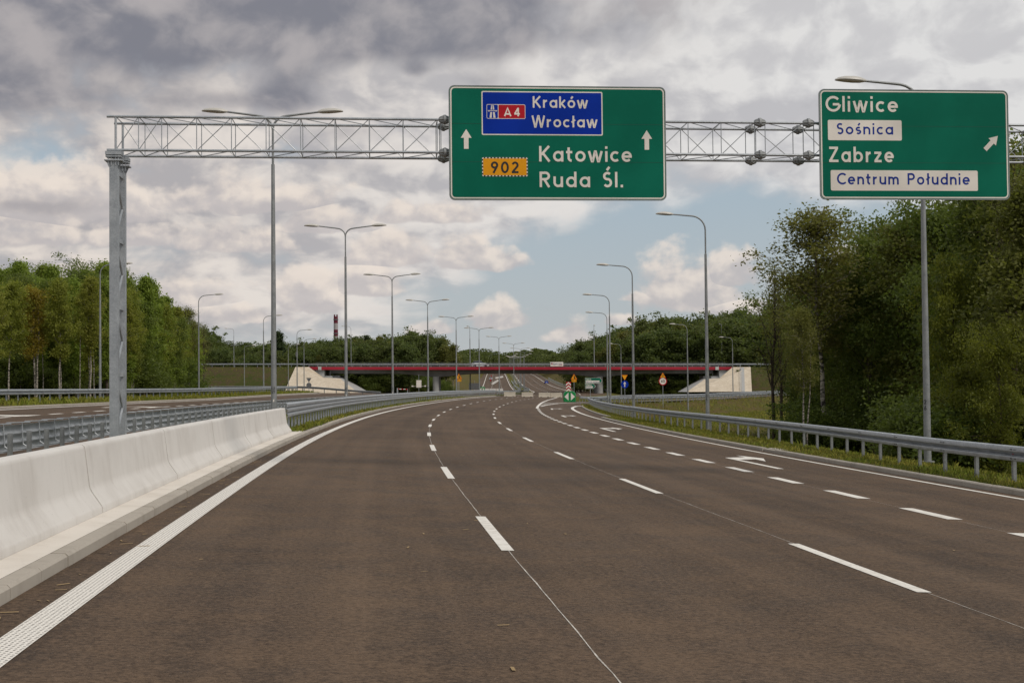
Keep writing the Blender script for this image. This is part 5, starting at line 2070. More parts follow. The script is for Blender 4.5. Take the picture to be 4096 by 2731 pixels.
def car(label, loc, rz, paint):
    """hatchback, nose towards +Y"""
    t = thing('car', label, 'car', loc, rz)
    mb = MB()
    st = [(-2.05, .72, .30, .82), (-1.95, .80, .24, .95), (-1.2, .85, .22, .98), (0, .87, .22, .97), (.9, .86, .22, .93), (1.6, .82, .24, .80), (1.98, .70, .30, .62), (2.05, .62, .36, .52)]
    rings = []
    for y, w, lo, hi in st:
        rings.append([Vector((-w * .92, y, lo)), Vector((-w, y, lo + (hi - lo) * .35)), Vector((-w * .98, y, lo + (hi - lo) * .72)), Vector((-w * .86, y, hi)), Vector((w * .86, y, hi)), Vector((w * .98, y, lo + (hi - lo) * .72)), Vector((w, y, lo + (hi - lo) * .35)), Vector((w * .92, y, lo))])
    mb.loft(rings, closed=True, caps=True)
    mb.build('body', G[paint], t, smooth=True, recalc=True)
    mb = MB()
    rings = [[Vector((-w, y, z)), Vector((w, y, z))] for y, w, z in ((-1.92, .72, .94), (-1.45, .60, 1.40), (-.4, .60, 1.47), (.25, .58, 1.42), (1.0, .74, .93))]
    mb.loft(rings, closed=False)
    mb.build('window', G['car_glass'], t, smooth=False)
    mb = MB()
    for sg in (-1, 1):
        pts = [Vector((sg * .74, -1.9, .94)), Vector((sg * .60, -1.42, 1.38)), Vector((sg * .60, -.4, 1.45)), Vector((sg * .58, .25, 1.40)), Vector((sg * .76, .98, .93))]
        mb.face(pts if sg > 0 else pts[::-1])
    mb.build('window', G['car_glass'], t)
    mb = MB()
    mb.loft([[Vector((-w, y, z)), Vector((w, y, z)), Vector((w, y, z + .04)), Vector((-w, y, z + .04))] for y, w, z in ((-1.5, .58, 1.39), (-.5, .60, 1.46), (.28, .56, 1.42))], closed=True, caps=True)
    mb.build('roof', G[paint], t, recalc=True)
    for sx in (-1, 1):
        for sy in (-1.25, 1.28):
            mb = MB()
            mb.tube([(sx * .68, sy, .31), (sx * .88, sy, .31)], .31, 18)
            mb.build('wheel', G['tyre'], t)
        mb = MB()
        mb.box((sx * .66, -2.0, .78), (.22, .10, .24))
        mb.build('tail_light', G['tail_red'], t)
        mb = MB()
        mb.box((sx * .58, 1.98, .62), (.26, .12, .14))
        mb.build('headlight', G['head_clear'], t)
    mb = MB()
    mb.box((0, -2.06, .52), (.52, .02, .11))
    mb.build('number_plate', G['sign_white'], t)
    return t


pc = at(1254.6, 882.5, 600)
car('blue hatchback seen from behind, driving up the hill road beyond the bridge', RP(601, pc.x - float(np.interp(600, _yy, _xx)) + .1, .01), -rpsi(600), 'car_blue')
pc = at(1127.2, 871.5, 690)
car('silver car coming down the left lanes of the hill road beyond the bridge', RP(691, pc.x - float(np.interp(690, _yy, _xx)), .01), math.pi - rpsi(690), 'car_silver')
pc = at(1103, 838, 331)
car('white car crossing the bridge, half hidden behind the railing', (pc.x, 331.5, zdeck(pc.x)), -math.pi / 2, 'car_white')

# ---------------------------------------------------------------- far chimney
pmat('chimney_red', (0.13, 0.026, 0.040), rough=0.95, spec=0.1)  # distance haze is put into the muted red and pale band colours
pmat('chimney_pale', (0.36, 0.33, 0.335), rough=0.95, spec=0.1)
ch = at(771.5, 777, 2500)
t = thing('chimney', 'tall red and white striped factory chimney far behind the woods', 'chimney', (ch.x, 2500, 0))
zt = at(771.5, 727, 2500).z
z1, z2, z3 = at(771.5, 742.5, 2500).z, at(771.5, 757, 2500).z, at(771.5, 772, 2500).z
for za, zb_, m in ((0, z3, 'chimney_pale'), (z3, z2, 'chimney_red'), (z2, z1, 'chimney_pale'), (z1, zt, 'chimney_red')):
    mb = MB()
    r = lambda z: 3.7 + (zt - z) * .006
    mb.tube([(ch.x, 2500, za), (ch.x, 2500, zb_)], [r(za), r(zb_)], 24)
    mb.build('shaft', G[m], t, world=True, smooth=True)
for dx in (-2.2, 2.2):
    mb = MB()
    mb.tube([(ch.x + dx, 2500, zt), (ch.x + dx, 2500, zt + 3.5)], 1.3, 12)
    mb.build('flue', G['chimney_red'], t, world=True, smooth=True)
for zz in (zt - 6, z3 + 4):
    mb = MB()
    mb.tube([(ch.x, 2500, zz), (ch.x, 2500, zz + 1.6)], 4.5, 24)
    mb.build('gallery', G['sign_back'], t, world=True)

# ---------------------------------------------------------------- trees


def tube_np(pts, rad, n=5):
    pts = np.asarray(pts)
    m = len(pts)
    d = np.gradient(pts, axis=0)
    d /= np.linalg.norm(d, axis=1)[:, None] + 1e-9
    ref = np.where(abs(d[:, 2:3]) > .9, np.array([[1.0, 0, 0]]), np.array([[0, 0, 1.0]]))
    a = np.cross(d, ref)
    a /= np.linalg.norm(a, axis=1)[:, None] + 1e-9
    b = np.cross(d, a)
    t = np.arange(n) * 2 * np.pi / n
    V = pts[:, None, :] + (a[:, None, :] * np.cos(t)[None, :, None] + b[:, None, :] * np.sin(t)[None, :, None]) * np.asarray(rad)[:, None, None]
    V = V.reshape(-1, 3)
    F = []
    for i in range(m - 1):
        for k in range(n):
            F.append((i * n + k, i * n + (k + 1) % n, (i + 1) * n + (k + 1) % n, (i + 1) * n + k))
    return V, np.array(F)


KINDS = dict(
    # H, bare trunk part, crown radius, limbs, limb rise range (deg), profile, leaf size, clusters per limb, leaves per cluster, cluster radius, bark, trunk radius
    birch=dict(H=12, t0=.36, R=1.8, nl=28, el=(35, 68), prof=lambda t: (1 - t) ** .55 * (0.35 + .65 * min(1, t * 3.5)), leaf=.15, nc=4, lp=60, cr=.30, bark='birch_bark', tr=.075, leafmat='leaf_birch', droop=.5),
    tallbirch=dict(H=12, t0=.44, R=2.3, nl=40, el=(30, 62), prof=lambda t: (1 - t) ** .5 * (0.4 + .6 * min(1, t * 2.5)), leaf=.115, nc=5, lp=36, cr=.30, bark='birch_bark', tr=.085, leafmat='leaf_olive', droop=.5),
    aspen=dict(H=12, t0=.12, R=1.35, nl=30, el=(58, 82), prof=lambda t: (1 - t) ** .5 * (0.5 + .5 * min(1, t * 4)), leaf=.17, nc=4, lp=70, cr=.30, bark='bark', tr=.13, leafmat='leaf_aspen', droop=.0),
    oak=dict(H=12, t0=.14, R=2.7, nl=34, el=(12, 62), prof=lambda t: math.sqrt(max(.03, 1 - (1.65 * (t - .42)) ** 2)), leaf=.155, nc=5, lp=84, cr=.42, bark='bark', tr=.18, leafmat='leaf_oak', droop=.1),
    lime=dict(H=10, t0=.12, R=2.5, nl=30, el=(8, 58), prof=lambda t: math.sqrt(max(.03, 1 - (1.65 * (t - .42)) ** 2)), leaf=.14, nc=5, lp=76, cr=.36, bark='bark', tr=.12, leafmat='leaf_lime', droop=.3),
    gold=dict(H=11, t0=.38, R=2.0, nl=26, el=(30, 62), prof=lambda t: (1 - t) ** .5 * (0.45 + .55 * min(1, t * 3)), leaf=.15, nc=4, lp=56, cr=.34, bark='birch_bark', tr=.11, leafmat='leaf_gold', droop=.4),
    stembirch=dict(H=12, t0=.56, R=1.5, nl=18, el=(35, 66), prof=lambda t: (1 - t) ** .5 * (0.45 + .55 * min(1, t * 3)), leaf=.14, nc=3, lp=44, cr=.28, bark='birch_bark', tr=.075, leafmat='leaf_birch', droop=.4),
    spire=dict(H=12, t0=.30, R=.95, nl=26, el=(62, 84), prof=lambda t: (1 - t) ** .4 * (0.5 + .5 * min(1, t * 4)), leaf=.16, nc=3, lp=80, cr=.24, bark='bark', tr=.12, leafmat='leaf_aspen', droop=.0),
    dusk=dict(H=12, t0=.16, R=2.1, nl=32, el=(30, 68), prof=lambda t: (1 - t) ** .5 * (0.5 + .5 * min(1, t * 3)), leaf=.15, nc=5, lp=64, cr=.34, bark='bark', tr=.13, leafmat='leaf_dusk', droop=.3),
    bare=dict(H=11, t0=.28, R=1.7, nl=38, el=(50, 78), prof=lambda t: (1 - t) ** .7 * (0.5 + .5 * min(1, t * 3)), leaf=.10, nc=4, lp=7, cr=.30, bark='bark', tr=.10, leafmat='leaf_olive', droop=.0),
    spruce=dict(H=14, t0=.06, R=2.6, nl=70, el=(-12, 22), prof=lambda t: (1 - t) * .95 + .05, leaf=.24, nc=4, lp=34, cr=.30, bark='bark', tr=.15, leafmat='leaf_spruce', droop=.2),
    shrub=dict(H=2.4, t0=.02, R=1.35, nl=16, el=(10, 75), prof=lambda t: math.sqrt(max(.05, 1 - (1.5 * (t - .3)) ** 2)), leaf=.10, nc=4, lp=60, cr=.24, bark='bark', tr=.03, leafmat='leaf_oak', droop=.1),
    farbroad=dict(H=14, t0=.10, R=3.3, nl=28, el=(8, 62), prof=lambda t: math.sqrt(max(.03, 1 - (1.6 * (t - .45)) ** 2)), leaf=.40, nc=4, lp=40, cr=.58, bark='bark', tr=.2, leafmat='leaf_far', droop=.1),
    farbirch=dict(H=14, t0=.30, R=2.3, nl=26, el=(35, 68), prof=lambda t: (1 - t) ** .6 * (0.35 + .65 * min(1, t * 3.5)), leaf=.34, nc=4, lp=30, cr=.48, bark='birch_bark', tr=.16, leafmat='leaf_olive', droop=.4),
)


def make_tree_meshes(kind, seed):
    K = KINDS[kind]
    r = np.random.default_rng(seed)
    H, R = K['H'], K['R']
    n = 9
    z = np.linspace(0, H * .97, n)
    wob = np.cumsum(r.normal(0, .012 * H, (n, 2)), axis=0)
    wob -= wob[0]
    trunk = np.column_stack([wob * .5, z])
    rad = K['tr'] * (1 - z / H) ** .8 + .012
    parts = [tube_np(np.vstack([[trunk[0] - [0, 0, 1.5]], trunk]), np.concatenate([[rad[0] * 1.25], rad]), 8)]
    if kind in ('birch', 'stembirch', 'tallbirch', 'gold') and seed % 2 == 0:
        # a second stem from the foot
        a = r.uniform(0, 6.28)
        t2 = trunk * [1, 1, .86] + np.column_stack([np.linspace(0.12, .9, n) * math.cos(a), np.linspace(.12, .9, n) * math.sin(a), np.zeros(n)])
        parts.append(tube_np(np.vstack([[t2[0] - [0, 0, 1.5]], t2]), np.concatenate([[rad[0]], rad]) * .8, 7))
    C = []
    ga = r.uniform(0, 6.28)
    for i in range(K['nl']):
        t = (i + r.uniform(.1, .9)) / K['nl']
        hb = H * (K['t0'] + (1 - K['t0']) * t * .93)
        base = np.array([np.interp(hb, z, trunk[:, 0]), np.interp(hb, z, trunk[:, 1]), hb])
        ga += 2.4 + r.normal(0, .4)
        el = math.radians(r.uniform(*K['el']))
        L = R * K['prof'](t) * r.uniform(.5, 1.3) / max(.45, math.cos(el))
        L = min(L, (H - hb) * 1.05 + .35 * R if el > .3 else L)
        d = np.array([math.cos(ga) * math.cos(el), math.sin(ga) * math.cos(el), math.sin(el)])
        f = np.linspace(0, 1, 5)[:, None]
        pts = base + d * L * f + np.array([0, 0, -1]) * K['droop'] * (f ** 2) * L * .35 + r.normal(0, .04 * L, (5, 3)) * f
        br = max(.010, K['tr'] * .34 * (1 - t * .6))
        parts.append(tube_np(pts, np.linspace(br, .006, 5), 4))
        for q in (.35, .5, .65, .8, 1.0):
            if kind == 'shrub' or r.uniform() < .8:
                p0 = pts[0] + (pts[-1] - pts[0]) * q
                dv = r.normal(0, 1, 3)
                dv[2] = abs(dv[2]) * .5
                p1 = p0 + dv / np.linalg.norm(dv) * L * .28
                if kind in ('bare', 'tallbirch', 'birch', 'gold'):
                    parts.append(tube_np([p0, (p0 + p1) / 2 + r.normal(0, .03, 3), p1], [br * .45, br * .3, .005], 3))
                C.append(p1)
        for _ in range(K['nc']):
            q = r.uniform(.25, 1.05)
            C.append(pts[0] + (pts[-1] - pts[0]) * q + r.normal(0, .10 * R, 3))
    for _ in range(int(K['nc'] * 1.5)):
        C.append(np.array([trunk[-1, 0], trunk[-1, 1], H * r.uniform(.86, 1.0)]) + r.normal(0, .13 * R * .6, 3))
    C = np.array(C)
    keep = r.uniform(size=len(C)) < .93
    C = C[keep]
    lp = K['lp']
    size_c = r.uniform(.5, 1.35, len(C))
    N = len(C) * lp
    ctr = np.repeat(C, lp, axis=0)
    off = r.normal(0, 1, (N, 3)) * K['cr'] * np.repeat(size_c, lp)[:, None] * np.array([1, 1, .72])
    ctr = ctr + off
    ctr[:, 2] -= K['droop'] * .25 * np.linalg.norm(off[:, :2], axis=1)
    ctr = ctr[ctr[:, 2] > .15]
    N = len(ctr)
    nrm = r.normal(0, 1, (N, 3)) + np.array([0, 0, .9])
    nrm /= np.linalg.norm(nrm, axis=1)[:, None]
    a = np.cross(nrm, r.normal(0, 1, (N, 3)))
    a /= np.linalg.norm(a, axis=1)[:, None] + 1e-9
    b = np.cross(nrm, a)
    s = K['leaf'] * r.uniform(.6, 1.35, (N, 1))
    V = np.stack([ctr + a * s * .55, ctr + b * s * .36, ctr - a * s * .55, ctr - b * s * .36], axis=1).reshape(-1, 3)
    F = np.arange(N * 4).reshape(N, 4)
    crown = np_mesh('crown', V, F, G[K['leafmat']])
    VV, FF, o = [], [], 0
    for v, f in parts:
        VV.append(v)
        FF.append(f + o)
        o += len(v)
    tr = np_mesh('trunk', np.vstack(VV), np.vstack(FF), G[K['bark']], smooth=True)
    return tr, crown


VAR = {}


def variants(kind, n):
    if kind not in VAR:
        VAR[kind] = [make_tree_meshes(kind, 100 * (list(KINDS).index(kind) + 1) + i) for i in range(n)]
    return VAR[kind]


NV = dict(stembirch=4, spire=3, dusk=3, birch=4, tallbirch=2, aspen=4, oak=4, lime=2, gold=2, bare=2, spruce=2, shrub=2, farbroad=4, farbirch=3)
TNAME = dict(stembirch='birch_tree', spire='aspen_tree', dusk='alder_tree', birch='birch_tree', tallbirch='birch_tree', aspen='aspen_tree', oak='oak_tree', lime='acacia_tree', gold='birch_tree', bare='bare_tree', spruce='spruce_tree', shrub='shrub', farbroad='broadleaf_tree', farbirch='birch_tree')
TR = random.Random(11)


def plant(kind, pos, H, label, group, cat=None, wide=1.0, var=None, rot=None):
    vs = variants(kind, NV[kind])
    tr, cr = vs[TR.randrange(len(vs)) if var is None else var % len(vs)]
    t = thing(TNAME[kind], label, cat or ('shrub' if kind == 'shrub' else 'tree'), pos, TR.uniform(0, 6.28) if rot is None else rot, group)
    s = H / KINDS[kind]['H']
    t.scale = (s * wide, s * wide, s)
    for nm, me in (('trunk', tr), ('crown', cr)):
        o = bpy.data.objects.new(nm, me)
        COL.objects.link(o)
        o.parent = t
    return t


def plant_at(kind, x, ytop, Y, label, group, **kw):
    """tree whose top is seen at (x, ytop), standing at distance Y on the terrain"""
    if x < 480 and Y < 200:
        Y = max(Y, 26.6 / max(.02, (1176 - x) / 3263 - .052))      # behind the far left guardrail
    p = at(x, ytop, Y)
    zb = TZ(p.x, Y)
    return plant(kind, (p.x, Y, zb - .05), max(1.5, p.z - zb), label, group, **kw)


def plant_low(x, H, Y, label, group, **kw):
    if x < 480 and Y < 200:
        Y = max(Y, 27 / max(.02, (1176 - x) / 3263 - .052))
    p = at(x, 880, Y)
    return plant('shrub', (p.x, Y, TZ(p.x, Y) - .05), H, label, group, **kw)


def sky_line(pts):
    xs_, ys_ = [p[0] for p in pts], [p[1] for p in pts]
    return lambda x: float(np.interp(x, xs_, ys_))


def near(x, L):
    lx, nm = min(L, key=lambda q: abs(q[0] - x))
    return ('right at' if abs(x - lx) < 6 else 'just left of' if lx - x < 18 and x < lx else 'just right of' if 0 <= x - lx < 18 else 'left of' if x < lx else 'right of') + ' ' + nm


LML = [(-60, 'the left edge'), (82, 'the golden birch'), (162, 'the straight birch'), (230, 'the first left lamp'), (300, 'the gantry column'), (366, 'the slim white birch'), (430, 'its end lamp')]
LMR = [(1770, 'the half-bare tree'), (1880, 'the tall birch'), (1960, 'the sky gap'), (2040, 'the feathery tree'), (2122, 'the tall lamp'), (2200, 'the yellow-green tree'), (2280, 'the sign corner'), (2360, 'the right edge'), (2450, 'the far corner')]
LMM = [(456, 'the wood-end lamp'), (537, 'the approach lamp'), (618, 'the first median lamp'), (690, 'the abutment lamps'), (735, 'the stone abutment'), (771, 'the chimney'), (797, 'the second median lamp'), (850, 'the conifer tip'), (905, 'the third median lamp'), (945, 'the white box'), (986, 'the fourth median lamp'), (1051, 'the fifth median lamp'),
       (1320, 'the right merge sign'), (1364, 'the stacked lamps'), (1400, 'the paired lamps'), (1435, 'the blue arrow sign'), (1455, 'the third field lamp'), (1522, 'the speed sign'), (1578, 'the exit lamp'), (1622, 'the second field lamp'), (1682, 'the right abutment'), (1740, 'the end of the bridge'), (1800, 'the dark stems'), (1860, 'the tall birch')]
# --- left wood: a front row of named trees, then rows behind
left_top = sky_line([(-60, 622), (0, 622), (40, 612), (80, 618), (130, 606), (170, 640), (205, 598), (245, 606), (300, 628), (345, 648), (385, 688), (420, 722), (450, 755), (480, 800)])
GLW = 'trees of the left wood'
front = [
    ('birch', -12, 640, 100, 'pale-stemmed birch cut by the left edge of the photo'),
    ('birch', 20, 640, 104, 'twin-stemmed white birch at the left edge, standing nearest the edge of the wood'),
    ('gold', 82, 660, 106, 'golden-leaved birch, the only yellow crown in the left wood'),
    ('birch', 66, 650, 112, 'thin white birch stem just left of the golden tree'),
    ('birch', 136, 640, 106, 'straight white birch stem right of the golden tree'),
    ('aspen', 175, 640, 112, 'green aspen between the golden birch and the first left-hand lamp'),
    ('birch', 208, 630, 108, 'slender birch just left of the single-arm lamp in the left wood'),
    ('aspen', 246, 640, 112, 'green aspen behind the single-arm lamp left of the gantry column'),
    ('birch', 296, 690, 110, 'leafy birch just right of the gantry column'),
    ('birch', 330, 690, 112, 'pale birch with a leaning stem right of the gantry column'),
    ('birch', 366, 690, 114, 'slim white birch midway between gantry column and the next lamp'),
    ('birch', 400, 700, 114, 'leaning white birch just left of the lamp at the wood end'),
    ('tallbirch', 432, 706, 120, 'sparse dark-leaved birch at the right end of the left wood'),
    ('bare', 470, 740, 124, 'thin nearly bare tree, last one at the right end of the left wood'),
    ('birch', 446, 760, 118, 'small leaning birch beside the lamp at the end of the left wood'),
]
for kind, x, y, Y, lab in front:
    plant_at(kind, x, y, Y, lab, GLW)
for i in range(21):
    x = -20 + i * 20 + TR.uniform(-9, 9)
    plant_at('spire', x, left_top(x) + TR.uniform(-14, 16), 121 + TR.uniform(0, 14), 'pointed green aspen tip of the left wood, ' + near(x, LML), GLW, wide=TR.uniform(.8, 1.2))
for i in range(26):
    x = -40 + i * 19 + TR.uniform(-8, 8)
    y_ = 893 - TR.uniform(90, 190)
    plant_at('aspen' if i % 3 else 'birch', x, y_, 112 + TR.uniform(0, 12), 'leafy sapling under the left wood, ' + near(x, LML), 'saplings under the left wood', wide=TR.uniform(1.1, 1.7))
for i in range(15):
    x = -20 + i * 32 + TR.uniform(-12, 12)
    plant_at('stembirch', x, left_top(x) + TR.uniform(40, 110), 107 + TR.uniform(0, 8), 'slim white-stemmed birch, edge of the left wood, ' + near(x, LML), GLW, wide=TR.uniform(.6, .85))
rows = [(118, 34, 'second', 34), (128, 30, 'third', 26), (138, 34, 'back', 18)]
LK = [('aspen', 'tufted green aspen'), ('birch', 'olive-green birch'), ('aspen', 'tufted green aspen'), ('oak', 'dense dark tree')]
for Y, step, rname, down in rows:
    x = -70 + TR.uniform(0, 10)
    i = 0
    while x < 436:
        kd, nm = LK[TR.randrange(4)]
        plant_at(kd, x, left_top(x) + down + TR.uniform(-8, 30), Y + TR.uniform(-3, 3), '%s, %s row of the left wood, %s' % (nm, rname, near(x, LML)), GLW, wide=TR.uniform(.85, 1.15))
        x += step * TR.uniform(.6, 1.05)
for i in range(26):
    x = -60 + i * 20 + TR.uniform(-6, 6)
    plant_low(x, TR.uniform(1.6, 3.6), 112 + TR.uniform(-4, 22), 'low dark green shrub under the left wood, ' + near(x, LML), 'shrubs under the left wood', wide=1.3)

# --- right wood
GRW = 'trees of the right wood'
right = [
    ('bare', 1768, 592, 82, 'thin half-bare tree at the left end of the right wood', 1.0),
    ('bare', 1796, 640, 86, 'half-bare dark tree tucked behind the thin one at the left end of the right wood', 1.0),
    ('tallbirch', 1880, 478, 78, 'tall white-stemmed birch, its airy crown highest at the left end of the right wood', 1.45),
    ('tallbirch', 1842, 700, 72, 'shorter white birch stem left of the tall birch', .9),
    ('dusk', 1950, 580, 82, 'olive alder right of the tall white-stemmed birch', 1.2),
    ('oak', 1838, 745, 92, 'dark bushy tree below the half-bare trees of the right wood', .7),
    ('oak', 2000, 650, 78, 'dark bushy tree right of the tall birch, below the gap of sky', 1.0),
    ('oak', 2030, 560, 80, 'dense dark green tree left of the tall right-hand lamp', 1.1),
    ('dusk', 2082, 488, 76, 'feathery green tree just left of the tall right-hand lamp', 1.2),
    ('oak', 2180, 482, 72, 'dense tree with a knobbly top right of the tall right-hand lamp', 1.0),
    ('lime', 2186, 622, 58, 'yellow-green leafy tree beside the tall right-hand lamp', .6),
    ('lime', 2292, 770, 50, 'low yellow-green leafy tree in the lower right of the wood', .8),
    ('lime', 2215, 830, 52, 'small yellow-green tree over the guardrail right of the lamp', 1.0),
    ('oak', 2262, 440, 64, 'tall dark tree below the right edge of the green exit sign', 1.0),
    ('dusk', 2322, 392, 58, 'tall thin tree at the right edge below the gantry end', 1.1),
    ('bare', 2330, 320, 56, 'wispy half-bare tree behind the right end of the gantry', 1.0),
    ('oak', 2352, 400, 60, 'dark tree cut by the right edge of the photo', 1.0),
    ('dusk', 2376, 420, 52, 'brown-barked leafy tree partly outside the right edge', 1.1),
]
for kind, x, y, Y, lab, wd in right:
    plant_at(kind, x, y, Y, lab, GRW, wide=wd)
right_top = sky_line([(1700, 735), (1740, 720), (1790, 700), (1830, 640), (1900, 610), (1960, 590), (2000, 600), (2040, 550), (2090, 500), (2150, 505), (2210, 490), (2260, 450), (2310, 400), (2352, 360), (2450, 330)])
RK = [('oak', 'dense dark tree'), ('dusk', 'olive-green alder'), ('oak', 'dense dark tree'), ('dusk', 'olive-green alder')]
for Y, step, rname, down in ((90, 52, 'second', 30), (100, 46, 'third', 16), (112, 44, 'back', 6)):
    x = 1880 if Y < 95 else (1900 if Y < 105 else 1860)
    while x < 2470:
        kd, nm = RK[TR.randrange(4)]
        plant_at(kd, x, right_top(x) + down + TR.uniform(-4, 22), Y + TR.uniform(-3, 3), '%s, %s row of the right wood, %s' % (nm, rname, near(x, LMR)), GRW, wide=TR.uniform(1.0, 1.25))
        x += step * TR.uniform(.6, 1.05)
for i in range(38):
    x = 1830 + i * 16 + TR.uniform(-8, 8)
    Y = TR.uniform(52, 66) if x > 2080 else TR.uniform(74, 92)
    plant_low(x, TR.uniform(1.6, 3.2), Y, 'dark leafy shrub under the right wood, ' + near(x, LMR), 'shrubs under the right wood', wide=1.25)

# --- woods behind the bridge
mid_left = sky_line([(455, 752), (490, 775), (540, 792), (580, 788), (612, 790), (640, 786), (670, 792), (720, 785), (760, 778), (800, 780), (850, 772), (900, 770), (940, 765), (985, 768), (1015, 775), (1035, 790), (1050, 804)])
mid_right = sky_line([(1300, 812), (1320, 790), (1350, 778), (1390, 776), (1420, 756), (1450, 748), (1490, 732), (1530, 730), (1570, 738), (1620, 740), (1660, 725), (1690, 722), (1730, 728), (1790, 715), (1850, 700)])
GM = 'trees of the woods behind the bridge'
for nm, top, x0, x1 in (('left', mid_left, 440, 1048), ('right', mid_right, 1303, 1880)):
    for Y, step, rname, down in ((352, 21, 'front', 22), (374, 19, 'middle', 10), (398, 17, 'rear', 0)):
        x = x0 + TR.uniform(0, 8)
        while x < x1:
            if not (1035 < x < 1310):
                kd = 'farbirch' if TR.random() < .28 else 'farbroad'
                if rname != 'front' or not (960 < x < 1062):
                    t = plant_at(kd, x, top(x) + down + TR.uniform(-3, 14), Y + TR.uniform(-5, 5), '%s, %s row behind the bridge, %s' % ('airy olive birch' if kd == 'farbirch' else 'dense dark tree', rname, near(x, LMM)), GM, wide=TR.uniform(1.0, 1.3))
            x += step * TR.uniform(.6, 1.1)
plant_at('spruce', 640, 754, 360, 'dark pointed conifer standing above the wood by the first tall median lamp', GM, wide=1.1)
plant_at('spruce', 843, 764, 385, 'small pointed conifer tip above the wood right of the second median lamp', GM, wide=.8)
plant_at('farbirch', 1040, 790, 360, 'airy olive birch at the right end of the wood left of the far lamps', GM)
for k_ in range(16):
    x = 780 + k_ * 17 + TR.uniform(-5, 5)
    plant_low(x, TR.uniform(1.5, 4), 352 + TR.uniform(-3, 10), 'dark shrub under the left span of the bridge, ' + near(x, LMM), 'shrubs under the bridge', wide=1.5)
for k_ in range(14):
    x = 1395 + k_ * 16 + TR.uniform(-5, 5)
    plant_low(x, TR.uniform(1.5, 4), 350 + TR.uniform(-3, 10), 'dark shrub under the right span of the bridge, ' + near(x, LMM), 'shrubs under the bridge', wide=1.5)

# --- far wood on the hill: one mass, built as stuff
r = np.random.default_rng(77)
cr_all = []
for q_ in range(420):
    Y = r.uniform(760, 1050) if q_ < 200 else r.uniform(1060, 1180)
    xpix = r.uniform(900, 1420)
    X = (xpix - 1176) / 3263 * Y
    cxy = float(np.interp(Y, _yy, _xx))
    if -28 < X - cxy < 18 and Y < 1000:
        continue
    hill = TZ(X, Y)
    ytop = 811 + r.uniform(-7, 9) + 5 * math.sin(xpix * .05)
    ztop_ = at(xpix, ytop, Y).z
    Hh = max(5, min(ztop_ - hill, 22))
    n = 620
    c = np.column_stack([r.normal(0, 3.0, n), r.normal(0, 3.0, n), r.uniform(.02, 1, n) * Hh])
    c[:, :2] *= np.sqrt(np.clip(1.15 - (c[:, 2:3] / Hh) ** 2, .12, 1))
    cr_all.append(c + [X, Y, hill])
ctr = np.vstack(cr_all)
N = len(ctr)
nrm = r.normal(0, 1, (N, 3))
nrm /= np.linalg.norm(nrm, axis=1)[:, None]
a = np.cross(nrm, r.normal(0, 1, (N, 3)))
a /= np.linalg.norm(a, axis=1)[:, None]
b = np.cross(nrm, a)
s = r.uniform(.35, .85, (N, 1))
V = np.stack([ctr + a * s, ctr + b * s * .7, ctr - a * s, ctr - b * s * .7], axis=1).reshape(-1, 3)
tag(np_object('distant_wood', V, np.arange(N * 4).reshape(N, 4), G['leaf_far']), 'far green wood on the hill top where the road disappears', 'wood', kind='stuff')

# ---------------------------------------------------------------- grass: blades in tufts, far too many to count


def grass(name, label, spots, hmin, hmax, per, seed, spread=.10):
    r = np.random.default_rng(seed)
    P_ = np.repeat(np.array(spots), per, axis=0)
    N = len(P_)
    P_[:, :2] += r.normal(0, spread, (N, 2))
    h = r.uniform(hmin, hmax, N)
    az = r.uniform(0, 2 * np.pi, N)
    lean = r.normal(0, .35, (N, 2)) * h[:, None]
    w = h * .07 + .006
    dx, dy = np.cos(az) * w, np.sin(az) * w
    V = np.empty((N, 4, 3))
    V[:, 0] = P_ - np.column_stack([dx, dy, np.full(N, .03)])
    V[:, 1] = P_ + np.column_stack([dx, dy, np.full(N, -.03)])
    V[:, 2] = P_ + np.column_stack([dx * .6 + lean[:, 0] * .4, dy * .6 + lean[:, 1] * .4, h * .62])
    V[:, 3] = P_ + np.column_stack([lean[:, 0], lean[:, 1], h])
    tag(np_object(name, V.reshape(-1, 3), np.arange(N * 4).reshape(N, 4), G['grass_blades']), label, 'grass', kind='stuff')


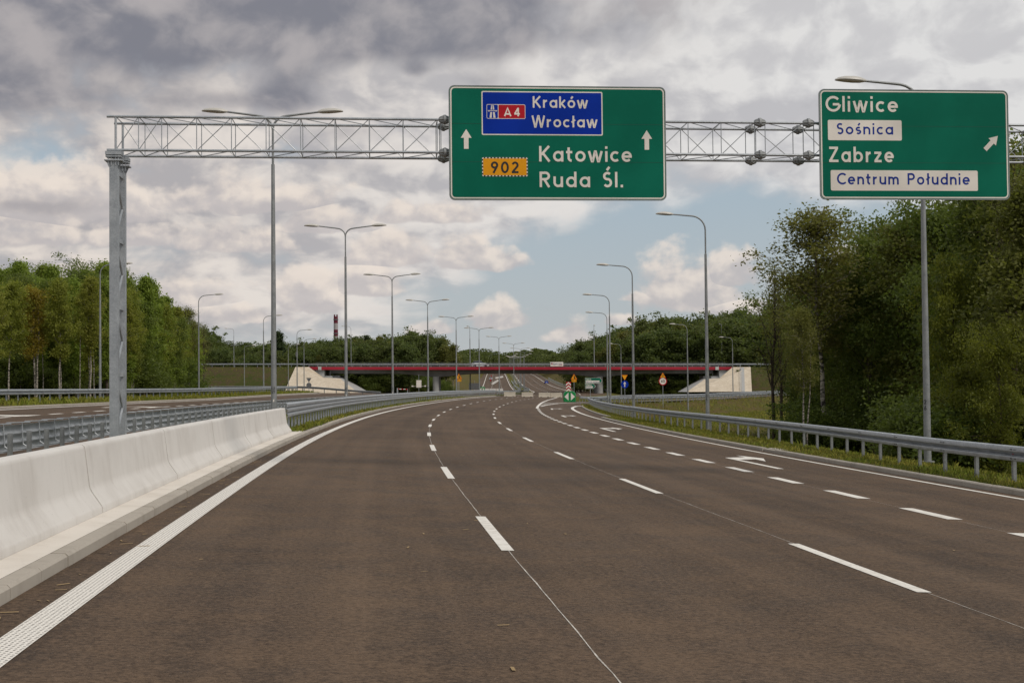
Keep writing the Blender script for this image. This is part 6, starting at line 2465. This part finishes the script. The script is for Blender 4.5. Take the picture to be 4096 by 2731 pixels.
r = np.random.default_rng(9)
sp = []
for _ in range(9000):
    s = 16 + 150 * r.random() ** 1.7
    o = r.uniform(12.6, 16.2) if s < 97 else r.uniform(13.3, 16.4)
    z = np.interp(o, [12.52, 13.3, 14.2, 15.2, 16.6], [.10, .12, .11, .03, -.28])
    sp.append(RP(s, o, z))
grass('grass', 'short green and straw grass on the right verge under the guardrail', [tuple(p) for p in sp], .03, .11, 6, 1)
sp = []
for _ in range(5000):
    s = 48 + 150 * r.random() ** 1.5
    sp.append(RP(s, r.uniform(-6.6, -2.95), .13))
grass('grass', 'bright green grass on the median strip under the three-wave guardrail', [tuple(p) for p in sp], .04, .17, 5, 2)
sp = []
for _ in range(5000):
    s = 55 + 145 * r.random()
    sp.append(RP(s, r.uniform(-23.5, -19.9) - max(0, (s - 120) / 80 * 4.4), .1))
grass('grass', 'green grass along the far left verge below the wood', [tuple(p) for p in sp], .08, .32, 4, 3)
sp = []
while len(sp) < 16000:
    x, y = r.uniform(2, 70), r.uniform(30, 260)
    cxy = float(np.interp(y, _yy, _xx))
    if x - cxy < 16.3 or y > np.interp(x, [p[0] for p in RAMP_NEAR], [p[1] for p in RAMP_NEAR]) - 1.5 or x / y > .42:
        continue
    sp.append((x, y, 0))
sp = np.array(sp)
sp[:, 2] = terrain(sp[:, 0], sp[:, 1])
grass('grass', 'rough dry grass covering the field inside the exit loop', sp, .08, .40, 4, 4, .25)
r = np.random.default_rng(41)
sp = []
for x0, x1 in ((-150, at(690, 850, 326).x), (at(1724, 850, 326).x, 110)):
    for _ in range(4500):
        x = r.uniform(x0, x1)
        q = r.random()
        zt = zdeck(max(min(x, XB + 20), XA - 20))
        sp.append((x, YF - .5 - 12.5 * q, zt - .3 - 7.0 * q))
grass('grass', 'rough grass and weeds on the embankments at both ends of the bridge', sp, .08, .34, 7, 6, .5)
# dry leaves and needles lying along the kerb
r = np.random.default_rng(31)
mb = MB()
for _ in range(260):
    s = 6 + 60 * r.random()
    o = -2.6 + abs(r.normal(0, .12)) if r.random() < .7 else r.uniform(-2.5, 9)
    p = RP(s, o, .008)
    a = r.uniform(0, 3.14)
    l, w = r.uniform(.02, .07), r.uniform(.004, .012)
    d, e = Vector((math.cos(a), math.sin(a), 0)) * l, Vector((-math.sin(a), math.cos(a), .1)) * w
    mb.face([p - d - e, p + d - e, p + d + e, p - d + e])
tag(mb.build('litter', G['straw']), 'dry needles and leaf scraps lying along the left kerb', 'leaf litter', kind='stuff')
